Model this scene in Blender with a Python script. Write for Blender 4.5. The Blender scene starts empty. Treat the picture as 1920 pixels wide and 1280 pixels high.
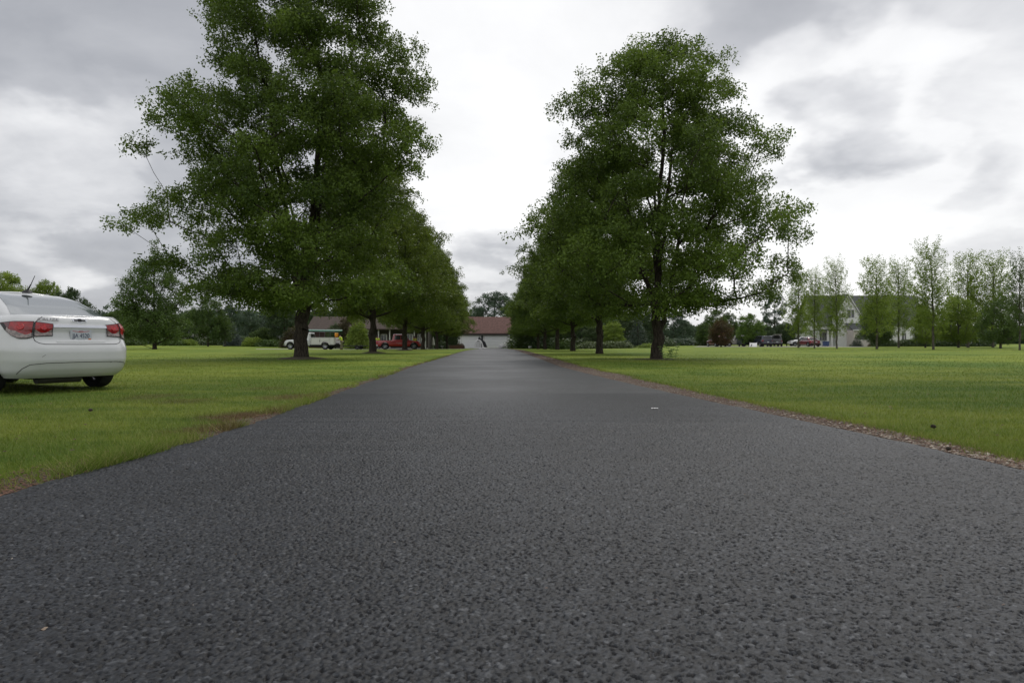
import bpy, bmesh, math, random
import numpy as np
from mathutils import Vector, Matrix, noise as mnoise
PI = math.pi
sc = bpy.context.scene
COL = sc.collection
rnd = random.Random(7)

# ------------------------------------------------------------------ camera
F = 1280.0                      # focal length in pixels of a 1920 px wide frame
CH = 0.72                       # camera height
YAW = math.atan(35 / F)         # looking slightly right of the drive's direction
PITCH = math.atan(2.5 / F)
cam_d = bpy.data.cameras.new("camera"); cam = bpy.data.objects.new("camera", cam_d); COL.objects.link(cam)
cam_d.sensor_width = 36; cam_d.lens = 24; cam_d.clip_start = 0.05; cam_d.clip_end = 8000
cam.location = (0, 0, CH)
cam.rotation_euler = (PI / 2 + PITCH, 0, -YAW)
sc.camera = cam

# ------------------------------------------------------------------ world (overcast sky over a Nishita sky)
SUN_EL, SUN_AZ = math.radians(56), math.radians(28)      # azimuth from +Y towards +X
world = bpy.data.worlds.new("World"); sc.world = world; world.use_nodes = True
wn = world.node_tree; wn.nodes.clear()
def N(nt, t, **kw):
    n = nt.nodes.new(t)
    for k, v in kw.items(): setattr(n, k, v)
    return n
def L(nt, a, b): nt.links.new(a, b)
def val(nt, sock, x):
    if isinstance(x, (int, float)): sock.default_value = x
    elif isinstance(x, (tuple, list)): sock.default_value = x
    else: nt.links.new(x, sock)
def M(nt, op, a, b=0.0, c=0.0, clamp=False):
    n = nt.nodes.new('ShaderNodeMath'); n.operation = op; n.use_clamp = clamp
    val(nt, n.inputs[0], a); val(nt, n.inputs[1], b); val(nt, n.inputs[2], c)
    return n.outputs[0]
def MR(nt, x, a, b, c=0.0, d=1.0, smooth=True):
    n = nt.nodes.new('ShaderNodeMapRange'); n.interpolation_type = 'SMOOTHSTEP' if smooth else 'LINEAR'
    val(nt, n.inputs[0], x)
    for i, v in enumerate((a, b, c, d)): n.inputs[i + 1].default_value = v
    return n.outputs[0]
def MIX(nt, f, a, b):
    n = nt.nodes.new('ShaderNodeMix'); n.data_type = 'RGBA'
    val(nt, n.inputs[0], f)
    for s, v in ((n.inputs[6], a), (n.inputs[7], b)):
        if isinstance(v, tuple): s.default_value = (*v, 1) if len(v) == 3 else v
        else: nt.links.new(v, s)
    return n.outputs[2]
def NOISE(nt, vec, scale, detail=4, rough=0.55, dist=0.0):
    n = nt.nodes.new('ShaderNodeTexNoise'); n.inputs['Scale'].default_value = scale
    n.inputs['Detail'].default_value = detail; n.inputs['Roughness'].default_value = rough
    n.inputs['Distortion'].default_value = dist
    if vec is not None: nt.links.new(vec, n.inputs['Vector'])
    return n.outputs[0]
def VM(nt, op, a, b=None):
    n = nt.nodes.new('ShaderNodeVectorMath'); n.operation = op
    val(nt, n.inputs[0], a)
    if b is not None: val(nt, n.inputs[1], b)
    return n
sky = N(wn, 'ShaderNodeTexSky', sky_type='NISHITA'); sky.sun_disc = False
sky.sun_elevation = SUN_EL; sky.sun_rotation = SUN_AZ; sky.air_density = 1.0; sky.dust_density = 2.0
tc = N(wn, 'ShaderNodeTexCoord')
sep = N(wn, 'ShaderNodeSeparateXYZ'); L(wn, tc.outputs['Generated'], sep.inputs[0])
zz_ = M(wn, 'MAXIMUM', sep.outputs[2], 0.0)
den = M(wn, 'ADD', zz_, 0.30)
cx = M(wn, 'DIVIDE', sep.outputs[0], den); cy = M(wn, 'DIVIDE', sep.outputs[1], den)
cmb = N(wn, 'ShaderNodeCombineXYZ'); L(wn, cx, cmb.inputs[0]); L(wn, cy, cmb.inputs[1])
SKY_OFF = (3.1, 7.7, 1.3)
cv = VM(wn, 'ADD', cmb.outputs[0], SKY_OFF).outputs[0]
n1 = NOISE(wn, cv, 0.95, 6, 0.52, 0.5)
n2 = NOISE(wn, VM(wn, 'ADD', cv, (11.0, 4.0, 3.0)).outputs[0], 2.6, 6, 0.55, 0.3)
cl = M(wn, 'ADD', M(wn, 'MULTIPLY', n1, 0.55), M(wn, 'MULTIPLY', n2, 0.45))
wnz = wn.nodes.new('ShaderNodeTexNoise'); wnz.inputs['Scale'].default_value = 2.4; wnz.inputs['Detail'].default_value = 5; L(wn, cv, wnz.inputs['Vector'])
wv = VM(wn, 'SUBTRACT', wnz.outputs['Color'], (0.5, 0.5, 0.5)); ws = wn.nodes.new('ShaderNodeVectorMath'); ws.operation = 'SCALE'; L(wn, wv.outputs[0], ws.inputs[0]); ws.inputs[3].default_value = 0.42
WDIR = VM(wn, 'NORMALIZE', VM(wn, 'ADD', tc.outputs['Generated'], ws.outputs[0]).outputs[0]).outputs[0]
# big cloud masses: (direction x, y, z, cosine radius inner, outer, amount)
def blobdir(px, py, r0, r1, amt):
    d = Vector(((px - 960) / F, 1.0, (642.5 - py) / F)).normalized()
    d.rotate(Matrix.Rotation(-YAW, 3, 'Z'))
    dot = VM(wn, 'DOT_PRODUCT', WDIR, tuple(d)).outputs['Value']
    return M(wn, 'MULTIPLY', MR(wn, dot, math.cos(math.radians(r1)), math.cos(math.radians(r0))), amt)
acc = cl
for a in ((90, 100, 6, 20, -0.12), (330, 470, 2, 13, -0.09), (30, 250, 2, 9, -0.08), (90, 330, 2, 8, 0.20), (60, 420, 1, 9, 0.04), (1000, 160, 6, 20, 0.15), (900, 330, 3, 10, 0.10), (1560, 380, 6, 20, 0.20),
          (1500, 40, 3, 12, -0.10), (1330, 10, 2, 8, -0.10), (1555, 265, 1, 4.2, -0.16), (1800, 180, 3, 8, -0.08), (1890, 390, 1, 5, -0.12), (1640, 160, 1, 6, 0.14), (1450, 190, 1, 5, 0.10), (200, 380, 2, 8, 0.10),
          (905, 480, 1, 5, -0.20), (100, 520, 2, 12, -0.08), (1760, 330, 1, 5, -0.04)):
    acc = M(wn, 'ADD', acc, blobdir(*a))
acc = M(wn, 'ADD', acc, MR(wn, sep.outputs[1], 0.0, -0.6, 0.0, 0.10))  # extra sky brightness behind the camera, added to light surfaces facing it
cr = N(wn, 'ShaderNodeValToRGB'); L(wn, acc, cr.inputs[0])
el = cr.color_ramp.elements
el[0].position = 0.24; el[0].color = (3.9, 4.02, 4.35, 1)
el[1].position = 0.80; el[1].color = (10.6, 10.6, 10.6, 1)
e = el.new(0.42); e.color = (5.4, 5.5, 5.8, 1)
e = el.new(0.54); e.color = (7.6, 7.65, 7.85, 1)
e = el.new(0.64); e.color = (9.3, 9.32, 9.4, 1)
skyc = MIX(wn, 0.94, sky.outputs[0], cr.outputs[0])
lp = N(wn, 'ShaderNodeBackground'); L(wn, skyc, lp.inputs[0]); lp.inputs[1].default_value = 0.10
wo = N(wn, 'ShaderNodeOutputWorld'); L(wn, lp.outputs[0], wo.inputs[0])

sun_d = bpy.data.lights.new("sun", 'SUN'); sun = bpy.data.objects.new("sun", sun_d); COL.objects.link(sun)
sun_d.energy = 1.5; sun_d.angle = math.radians(16); sun_d.color = (1.0, 0.96, 0.9)
sd = Vector((math.sin(SUN_AZ) * math.cos(SUN_EL), math.cos(SUN_AZ) * math.cos(SUN_EL), math.sin(SUN_EL)))
sun.rotation_euler = sd.to_track_quat('Z', 'Y').to_euler(); sun.location = sd * 60

sc.view_settings.view_transform = 'Standard'; sc.view_settings.look = 'None'
sc.view_settings.exposure = 0.05; sc.view_settings.gamma = 1.0
sc.render.resolution_x = 1024; sc.render.resolution_y = 682
sc.render.engine = 'CYCLES'
sc.cycles.max_bounces = 8; sc.cycles.transparent_max_bounces = 8

# ------------------------------------------------------------------ placement helpers
fw = (math.sin(YAW), math.cos(YAW)); rt = (math.cos(YAW), -math.sin(YAW))
def at(px, D):
    u = (px - 960) / F
    return (D * (fw[0] + rt[0] * u), D * (fw[1] + rt[1] * u))
def zat(py, D): return CH + D * (642.5 - py) / F
def sst(a, b, x):
    t = min(1, max(0, (x - a) / (b - a))); return t * t * (3 - 2 * t)
def ground(X, Y):
    t = sst(60, 128, Y)
    u = sst(8, 34, X); v = sst(12, 46, -X)
    return t * (-0.34 * (1 - u) * (1 - v) + 0.13 * u + 0.30 * v)
def at3(px, D):
    x, y = at(px, D); return (x, y, ground(x, y))
def base(px, py):                # ground point of a pixel on the flat near ground
    D = F * CH / (py - 642.5); return at(px, D)

# ------------------------------------------------------------------ object helpers
def tag(o, label=None, cat=None, group=None, kind=None):
    if label: o['label'] = label
    if cat: o['category'] = cat
    if group: o['group'] = group
    if kind: o['kind'] = kind
    return o
def thing(name, loc, label, cat, rz=0.0, group=None):
    o = bpy.data.objects.new(name, None); COL.objects.link(o); o.empty_display_size = 0.2
    o.location = loc; o.rotation_euler = (0, 0, rz)
    return tag(o, label, cat, group)
def link(name, me, mat=None, parent=None):
    o = bpy.data.objects.new(name, me); COL.objects.link(o)
    if mat is not None and len(me.materials) == 0: me.materials.append(mat)
    if parent is not None: o.parent = parent
    return o
class MB:
    def __init__(s): s.v = []; s.f = []
    def add(s, vs, fs):
        b = len(s.v); s.v += [tuple(p) for p in vs]; s.f += [tuple(i + b for i in f) for f in fs]; return s
    def box(s, x0, x1, y0, y1, z0, z1):
        return s.add([(x0, y0, z0), (x1, y0, z0), (x1, y1, z0), (x0, y1, z0), (x0, y0, z1), (x1, y0, z1), (x1, y1, z1), (x0, y1, z1)],
                     [(0, 3, 2, 1), (4, 5, 6, 7), (0, 1, 5, 4), (1, 2, 6, 5), (2, 3, 7, 6), (3, 0, 4, 7)])
    def tube(s, p0, p1, r0, r1=None, n=10, caps=True):
        r1 = r0 if r1 is None else r1
        p0 = Vector(p0); p1 = Vector(p1); d = (p1 - p0)
        if d.length < 1e-6: return s
        q = d.to_track_quat('Z', 'Y')
        vs = []
        for p, r in ((p0, r0), (p1, r1)):
            for k in range(n):
                a = 2 * PI * k / n; vs.append(p + q @ Vector((r * math.cos(a), r * math.sin(a), 0)))
        fs = [(k, (k + 1) % n, n + (k + 1) % n, n + k) for k in range(n)]
        if caps: fs += [tuple(range(n - 1, -1, -1)), tuple(range(n, 2 * n))]
        return s.add(vs, fs)
    def path(s, pts, r, n=8):
        for a, b in zip(pts[:-1], pts[1:]): s.tube(a, b, r, r, n)
        return s
    def lathe(s, prof, n=24, axis='Z', o=(0, 0, 0)):
        vs = []; fs = []
        for (r, h) in prof:
            for k in range(n):
                a = 2 * PI * k / n; c, d = r * math.cos(a), r * math.sin(a)
                p = (c, d, h) if axis == 'Z' else ((h, c, d) if axis == 'X' else (c, h, d))
                vs.append((p[0] + o[0], p[1] + o[1], p[2] + o[2]))
        for i in range(len(prof) - 1):
            for k in range(n):
                fs.append((i * n + k, i * n + (k + 1) % n, (i + 1) * n + (k + 1) % n, (i + 1) * n + k))
        return s.add(vs, fs)
    def grid(s, rows):
        m = len(rows[0]); vs = [p for r in rows for p in r]
        fs = [(i * m + j, i * m + j + 1, (i + 1) * m + j + 1, (i + 1) * m + j) for i in range(len(rows) - 1) for j in range(m - 1)]
        return s.add(vs, fs)
    def build(s, name, mat, parent=None, smooth=None, bevel=0.0, fix=True):
        me = bpy.data.meshes.new(name); me.from_pydata(s.v, [], s.f); me.update()
        bm = bmesh.new(); bm.from_mesh(me)
        bmesh.ops.remove_doubles(bm, verts=bm.verts, dist=1e-5)
        if fix: bmesh.ops.recalc_face_normals(bm, faces=bm.faces)
        if bevel > 0:
            bmesh.ops.bevel(bm, geom=list(bm.edges), offset=bevel, segments=2, affect='EDGES', clamp_overlap=True)
        bm.to_mesh(me); bm.free()
        if smooth:
            me.polygons.foreach_set('use_smooth', [True] * len(me.polygons)); me.set_sharp_from_angle(angle=math.radians(smooth))
        return link(name, me, mat, parent)

def np_mesh(name, V, nper, tone=None):
    """V: (n*nper,3) with faces of nper consecutive vertices"""
    n = len(V) // nper
    me = bpy.data.meshes.new(name)
    me.vertices.add(len(V)); me.vertices.foreach_set('co', V.astype(np.float32).ravel())
    me.loops.add(n * nper); me.loops.foreach_set('vertex_index', np.arange(n * nper, dtype=np.int32))
    me.polygons.add(n); me.polygons.foreach_set('loop_start', np.arange(0, n * nper, nper, dtype=np.int32))
    me.update(calc_edges=True)
    if tone is not None:
        a = me.attributes.new('tone', 'FLOAT', 'FACE'); a.data.foreach_set('value', tone.astype(np.float32))
    return me

# ------------------------------------------------------------------ materials
def newmat(name):
    m = bpy.data.materials.new(name); m.use_nodes = True; nt = m.node_tree
    return m, nt, nt.nodes['Principled BSDF']
_mc = {}
def mat(name, col, rough=0.6, metal=0.0, spec=0.5, coat=0.0, var=0.12, nscale=6.0, bump=0.0, bscale=40.0, emit=None):
    if name in _mc: return _mc[name]
    m, nt, p = newmat(name)
    t = N(nt, 'ShaderNodeTexCoord')
    nz = NOISE(nt, t.outputs['Object'], nscale, 5)
    dark = tuple(c * (1 - var) for c in col); lite = tuple(min(1, c * (1 + var * 0.7)) for c in col)
    L(nt, MIX(nt, MR(nt, nz, 0.35, 0.68), dark, lite), p.inputs['Base Color'])
    p.inputs['Roughness'].default_value = rough; p.inputs['Metallic'].default_value = metal
    p.inputs['Specular IOR Level'].default_value = spec
    if coat: p.inputs['Coat Weight'].default_value = coat; p.inputs['Coat Roughness'].default_value = 0.12
    if bump:
        b = N(nt, 'ShaderNodeBump'); b.inputs['Strength'].default_value = bump; b.inputs['Distance'].default_value = 0.02
        L(nt, NOISE(nt, t.outputs['Object'], bscale, 4), b.inputs['Height']); L(nt, b.outputs[0], p.inputs['Normal'])
    _mc[name] = m
    return m
def leafmat(name, dark, lite, trans=0.32, rough=0.5):
    m, nt, p = newmat(name)
    a = N(nt, 'ShaderNodeAttribute'); a.attribute_name = 'tone'
    oi = N(nt, 'ShaderNodeObjectInfo')
    f = M(nt, 'ADD', a.outputs['Fac'], M(nt, 'MULTIPLY', M(nt, 'SUBTRACT', oi.outputs['Random'], 0.5), 0.22), clamp=True)
    c = MIX(nt, f, dark, lite)
    L(nt, c, p.inputs['Base Color']); p.inputs['Roughness'].default_value = rough
    p.inputs['Specular IOR Level'].default_value = 0.3
    tr = N(nt, 'ShaderNodeBsdfTranslucent')
    L(nt, MIX(nt, 0.35, c, (0.18, 0.24, 0.02)), tr.inputs[0])
    mx = N(nt, 'ShaderNodeMixShader'); mx.inputs[0].default_value = trans
    L(nt, p.outputs[0], mx.inputs[1]); L(nt, tr.outputs[0], mx.inputs[2])
    L(nt, mx.outputs[0], nt.nodes['Material Output'].inputs[0])
    return m
def barkmat(name, col):
    m, nt, p = newmat(name)
    t = N(nt, 'ShaderNodeTexCoord')
    mp = N(nt, 'ShaderNodeMapping'); mp.inputs['Scale'].default_value = (14, 14, 2.2); L(nt, t.outputs['Object'], mp.inputs[0])
    nz = NOISE(nt, mp.outputs[0], 1.6, 7, 0.65, 0.6)
    L(nt, MIX(nt, MR(nt, nz, 0.35, 0.65), tuple(c * 0.35 for c in col), tuple(c * 1.25 for c in col)), p.inputs['Base Color'])
    b = N(nt, 'ShaderNodeBump'); b.inputs['Strength'].default_value = 1.0; b.inputs['Distance'].default_value = 0.05
    L(nt, nz, b.inputs['Height']); L(nt, b.outputs[0], p.inputs['Normal'])
    p.inputs['Roughness'].default_value = 0.9; p.inputs['Specular IOR Level'].default_value = 0.15
    return m
LEAF_PEAR = leafmat('pear_leaf', (0.036, 0.070, 0.013), (0.155, 0.235, 0.036), 0.38)
LEAF_PEAR2 = leafmat('pear_leaf_warm', (0.050, 0.084, 0.014), (0.190, 0.255, 0.036), 0.38)
LEAF_YOUNG = leafmat('young_leaf', (0.110, 0.175, 0.028), (0.300, 0.390, 0.075), 0.50)
LEAF_GREEN = leafmat('green_leaf', (0.042, 0.082, 0.022), (0.110, 0.175, 0.042), 0.3)
LEAF_DARK = leafmat('dark_leaf', (0.028, 0.055, 0.020), (0.072, 0.115, 0.042), 0.2)
LEAF_LIGHT = leafmat('light_leaf', (0.07, 0.14, 0.02), (0.16, 0.26, 0.05), 0.35)
LEAF_COPPER = leafmat('copper_leaf', (0.040, 0.026, 0.015), (0.115, 0.055, 0.03), 0.25)
LEAF_BROWN = leafmat('brown_leaf', (0.035, 0.03, 0.017), (0.11, 0.075, 0.045), 0.25)
LEAF_SPRUCE = leafmat('spruce_needle', (0.030, 0.052, 0.036), (0.080, 0.110, 0.085), 0.1)
LEAF_BLUE = leafmat('blue_needle', (0.04, 0.062, 0.062), (0.10, 0.135, 0.135), 0.1)
LEAF_FAR = leafmat('far_leaf', (0.045, 0.078, 0.055), (0.090, 0.135, 0.088), 0.2)  # distance haze put into the leaf colour, paler and bluer
LEAF_GRASSY = leafmat('fountain_grass_blade', (0.07, 0.10, 0.04), (0.16, 0.20, 0.10), 0.3)
BARK = barkmat('bark_dark', (0.060, 0.050, 0.040))
BARK2 = barkmat('bark_grey', (0.13, 0.12, 0.10))

# lawn colour network shared by the lawn sheet and its blades
DEAD = [(*base(462, 780), 0.50, 0.85), (*base(400, 806), 0.40, 0.6), (*base(565, 744), 0.6, 0.55), (*base(345, 752), 0.45, 0.32), (*base(296, 742), 0.45, 0.30),
        (*base(255, 748), 0.35, 0.2), (*base(500, 728), 0.5, 0.22), (*base(1385, 775), 0.35, 0.3), (*base(1495, 800), 0.3, 0.25)]
def lawn_color(nt, pos, blades=False):
    n_big = NOISE(nt, pos, 0.16, 3, 0.5)
    mp = N(nt, 'ShaderNodeMapping'); mp.inputs['Scale'].default_value = (0.55, 1.1, 1); L(nt, pos, mp.inputs[0])
    n_mid = NOISE(nt, mp.outputs[0], 1.0, 4, 0.6)
    n_s = NOISE(nt, pos, 9.0, 4, 0.7)
    f = M(nt, 'ADD', M(nt, 'MULTIPLY', n_big, 0.45), M(nt, 'ADD', M(nt, 'MULTIPLY', n_mid, 0.35), M(nt, 'MULTIPLY', n_s, 0.2)))
    c = MIX(nt, MR(nt, f, 0.38, 0.62), (0.082, 0.146, 0.018), (0.218, 0.262, 0.040))
    # drier straw tint in small tufts
    c = MIX(nt, M(nt, 'MULTIPLY', MR(nt, NOISE(nt, pos, 2.6, 5, 0.7), 0.56, 0.74), 0.30), c, (0.21, 0.19, 0.07))
    n_e = M(nt, 'MULTIPLY', M(nt, 'SUBTRACT', NOISE(nt, pos, 5.0, 4, 0.7), 0.5), 0.9)
    for (x, y, r, a) in DEAD:
        d = VM(nt, 'DISTANCE', pos, (x, y, 0.0)).outputs['Value']
        k = M(nt, 'MULTIPLY', MR(nt, M(nt, 'ADD', d, n_e), r * 1.3, r * 0.3), min(0.95, a * 1.35))
        c = MIX(nt, k, c, (0.115, 0.070, 0.034))
    return c
def lawn_mat():
    m, nt, p = newmat('lawn')
    g = N(nt, 'ShaderNodeNewGeometry'); c = lawn_color(nt, g.outputs['Position'])
    hs = N(nt, 'ShaderNodeHueSaturation'); L(nt, c, hs.inputs['Color'])
    sp = N(nt, 'ShaderNodeSeparateXYZ'); L(nt, g.outputs['Position'], sp.inputs[0])
    # mown grass lets the darker thatch show between nearby blades, far away only the tips are seen
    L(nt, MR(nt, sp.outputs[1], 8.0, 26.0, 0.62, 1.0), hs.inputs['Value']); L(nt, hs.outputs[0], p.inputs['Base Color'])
    p.inputs['Roughness'].default_value = 0.85; p.inputs['Specular IOR Level'].default_value = 0.1
    b = N(nt, 'ShaderNodeBump'); b.inputs['Strength'].default_value = 0.7; b.inputs['Distance'].default_value = 0.06
    L(nt, NOISE(nt, g.outputs['Position'], 14, 5, 0.7), b.inputs['Height']); L(nt, b.outputs[0], p.inputs['Normal'])
    return m
def blade_mat(name='grass_blade', straw=0.0):
    m, nt, p = newmat(name)
    g = N(nt, 'ShaderNodeNewGeometry'); c = lawn_color(nt, g.outputs['Position'])
    a = N(nt, 'ShaderNodeAttribute'); a.attribute_name = 'tone'
    c = MIX(nt, MR(nt, a.outputs['Fac'], 0.80, 1.0, 0, 0.75), c, (0.24, 0.22, 0.09))
    hs = N(nt, 'ShaderNodeHueSaturation'); L(nt, c, hs.inputs['Color'])
    L(nt, MR(nt, a.outputs['Fac'], 0.0, 1.0, 0.78, 1.35, False), hs.inputs['Value']); L(nt, hs.outputs[0], p.inputs['Base Color'])
    p.inputs['Roughness'].default_value = 0.6; p.inputs['Specular IOR Level'].default_value = 0.2
    tr = N(nt, 'ShaderNodeBsdfTranslucent'); L(nt, hs.outputs[0], tr.inputs[0])
    mx = N(nt, 'ShaderNodeMixShader'); mx.inputs[0].default_value = 0.35
    L(nt, p.outputs[0], mx.inputs[1]); L(nt, tr.outputs[0], mx.inputs[2]); L(nt, mx.outputs[0], nt.nodes['Material Output'].inputs[0])
    return m
def asphalt_mat():
    m, nt, p = newmat('asphalt')
    g = N(nt, 'ShaderNodeNewGeometry'); pos = g.outputs['Position']
    wob = VM(nt, 'ADD', pos, VM(nt, 'SCALE', N2v(nt, pos, 60), None).outputs[0]).outputs[0]
    def vor(scale, vec):
        v = N(nt, 'ShaderNodeTexVoronoi'); v.inputs['Scale'].default_value = scale; L(nt, vec, v.inputs['Vector'])
        v.inputs['Randomness'].default_value = 1.0; return v
    v1 = vor(78, wob); v2 = vor(190, wob)
    n_m = NOISE(nt, pos, 22, 4, 0.7); n_l = NOISE(nt, pos, 0.45, 4, 0.55); n_ll = NOISE(nt, pos, 3.2, 4, 0.6)
    h = M(nt, 'SUBTRACT', 1.0, v1.outputs['Distance'])
    hh = M(nt, 'ADD', h, M(nt, 'MULTIPLY', n_m, 0.5))
    sp = N(nt, 'ShaderNodeSeparateXYZ'); L(nt, pos, sp.inputs[0])
    b = N(nt, 'ShaderNodeBump'); b.inputs['Distance'].default_value = 0.006
    L(nt, MR(nt, sp.outputs[1], 9.0, 30.0, 0.55, 0.15), b.inputs['Strength'])
    L(nt, hh, b.inputs['Height']); L(nt, b.outputs[0], p.inputs['Normal'])
    sc_ = N(nt, 'ShaderNodeSeparateColor'); L(nt, v1.outputs['Color'], sc_.inputs[0])
    c = MIX(nt, sc_.outputs[0], (0.008, 0.009, 0.011), (0.040, 0.044, 0.050))
    hs = N(nt, 'ShaderNodeHueSaturation'); L(nt, c, hs.inputs['Color'])
    L(nt, M(nt, 'ADD', MR(nt, n_l, 0.3, 0.7, 0.82, 1.18), MR(nt, n_ll, 0.3, 0.7, -0.08, 0.08)), hs.inputs['Value'])
    L(nt, hs.outputs[0], p.inputs['Base Color'])
    L(nt, MR(nt, n_l, 0.3, 0.7, 0.54, 0.46), p.inputs['Roughness']); p.inputs['Specular IOR Level'].default_value = 0.33
    return m
def N2v(nt, pos, scale):
    n = nt.nodes.new('ShaderNodeTexNoise'); n.inputs['Scale'].default_value = scale; n.inputs['Detail'].default_value = 2
    L(nt, pos, n.inputs['Vector'])
    s = VM(nt, 'SUBTRACT', n.outputs['Color'], (0.5, 0.5, 0.5))
    q = nt.nodes.new('ShaderNodeVectorMath'); q.operation = 'SCALE'; L(nt, s.outputs[0], q.inputs[0]); q.inputs[3].default_value = 0.003
    return q.outputs[0]
def gravel_mat(name, c0, c1, c2, scale=45):
    m, nt, p = newmat(name)
    g = N(nt, 'ShaderNodeNewGeometry'); pos = g.outputs['Position']
    v = N(nt, 'ShaderNodeTexVoronoi'); v.inputs['Scale'].default_value = scale; L(nt, pos, v.inputs['Vector'])
    s = N(nt, 'ShaderNodeSeparateColor'); L(nt, v.outputs['Color'], s.inputs[0])
    c = MIX(nt, s.outputs[0], c0, c1)
    c = MIX(nt, MR(nt, NOISE(nt, pos, 2.2, 4, 0.6), 0.40, 0.62), c, c2)
    L(nt, c, p.inputs['Base Color']); p.inputs['Roughness'].default_value = 0.9
    b = N(nt, 'ShaderNodeBump'); b.inputs['Distance'].default_value = 0.02; L(nt, v.outputs['Distance'], b.inputs['Height']); L(nt, b.outputs[0], p.inputs['Normal'])
    return m

# ------------------------------------------------------------------ ground, drive, verges
def axis(neg, pos, step, far):
    a = list(np.arange(neg, pos + 1e-6, step)); s = step
    while a[-1] < far: s *= 1.35; a.append(a[-1] + s)
    s = step
    while a[0] > -far: s *= 1.35; a.insert(0, a[0] - s)
    return a
gx = axis(-70, 80, 2.0, 3500); gy = axis(-20, 150, 2.0, 3500)
g = MB(); g.grid([[(x, y, ground(x, y)) for x in gx] for y in gy])
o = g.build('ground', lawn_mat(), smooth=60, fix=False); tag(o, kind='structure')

EL = [(-30, -2.36), (0, -2.34)]; ER = [(-30, 3.5), (0, 3.15)]
for p in ((0, 935), (130, 897), (230, 870), (380, 825), (480, 795), (560, 765), (640, 736), (735, 703), (780, 686)):
    x, y = base(*p); EL.append((y, x))
for p in ((1920, 885), (1700, 833), (1500, 790), (1350, 758), (1200, 725), (1120, 706), (1050, 688)):
    x, y = base(*p); ER.append((y, x))
EL += [(35, -2.4), (55, -2.45), (90, -2.2), (112, -2.0), (131.5, -2.1)]; ER += [(30, 2.05), (50, 2.1), (80, 2.2), (112, 2.5), (131.5, 2.7)]
EL.sort(); ER.sort()
def interp(T, y):
    return float(np.interp(y, [a for a, _ in T], [b for _, b in T]))
def wob(y, s, k): return k * (mnoise.noise((y * 1.3, s, 0)) + 0.6 * mnoise.noise((y * 4.1, s + 9, 0)) + 0.35 * mnoise.noise((y * 13, s + 4, 0)))
def eleft(y): return interp(EL, y) + wob(y, 1.0, 0.055)
def eright(y): return interp(ER, y) + wob(y, 5.0, 0.035)
ys = list(np.arange(-30, 12, 0.06)) + list(np.arange(12, 40, 0.4)) + list(np.arange(40, 131.6, 1.0)) + [131.6]
Y_A, Y_B = 0.9, 9.5             # the stretch under the camera carries its aggregate as real relief
def drive_rows(yl):
    rows = []
    for y in yl:
        a, b = eleft(y), eright(y); row = [(a - 0.03, y, ground(a, y) - 0.02)]
        for k in range(9):
            x = a + (b - a) * k / 8; row.append((x, y, ground(x, y) + 0.014))
        row.append((b + 0.03, y, ground(b, y) - 0.02)); rows.append(row)
    return rows
ASPH = asphalt_mat()
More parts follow.
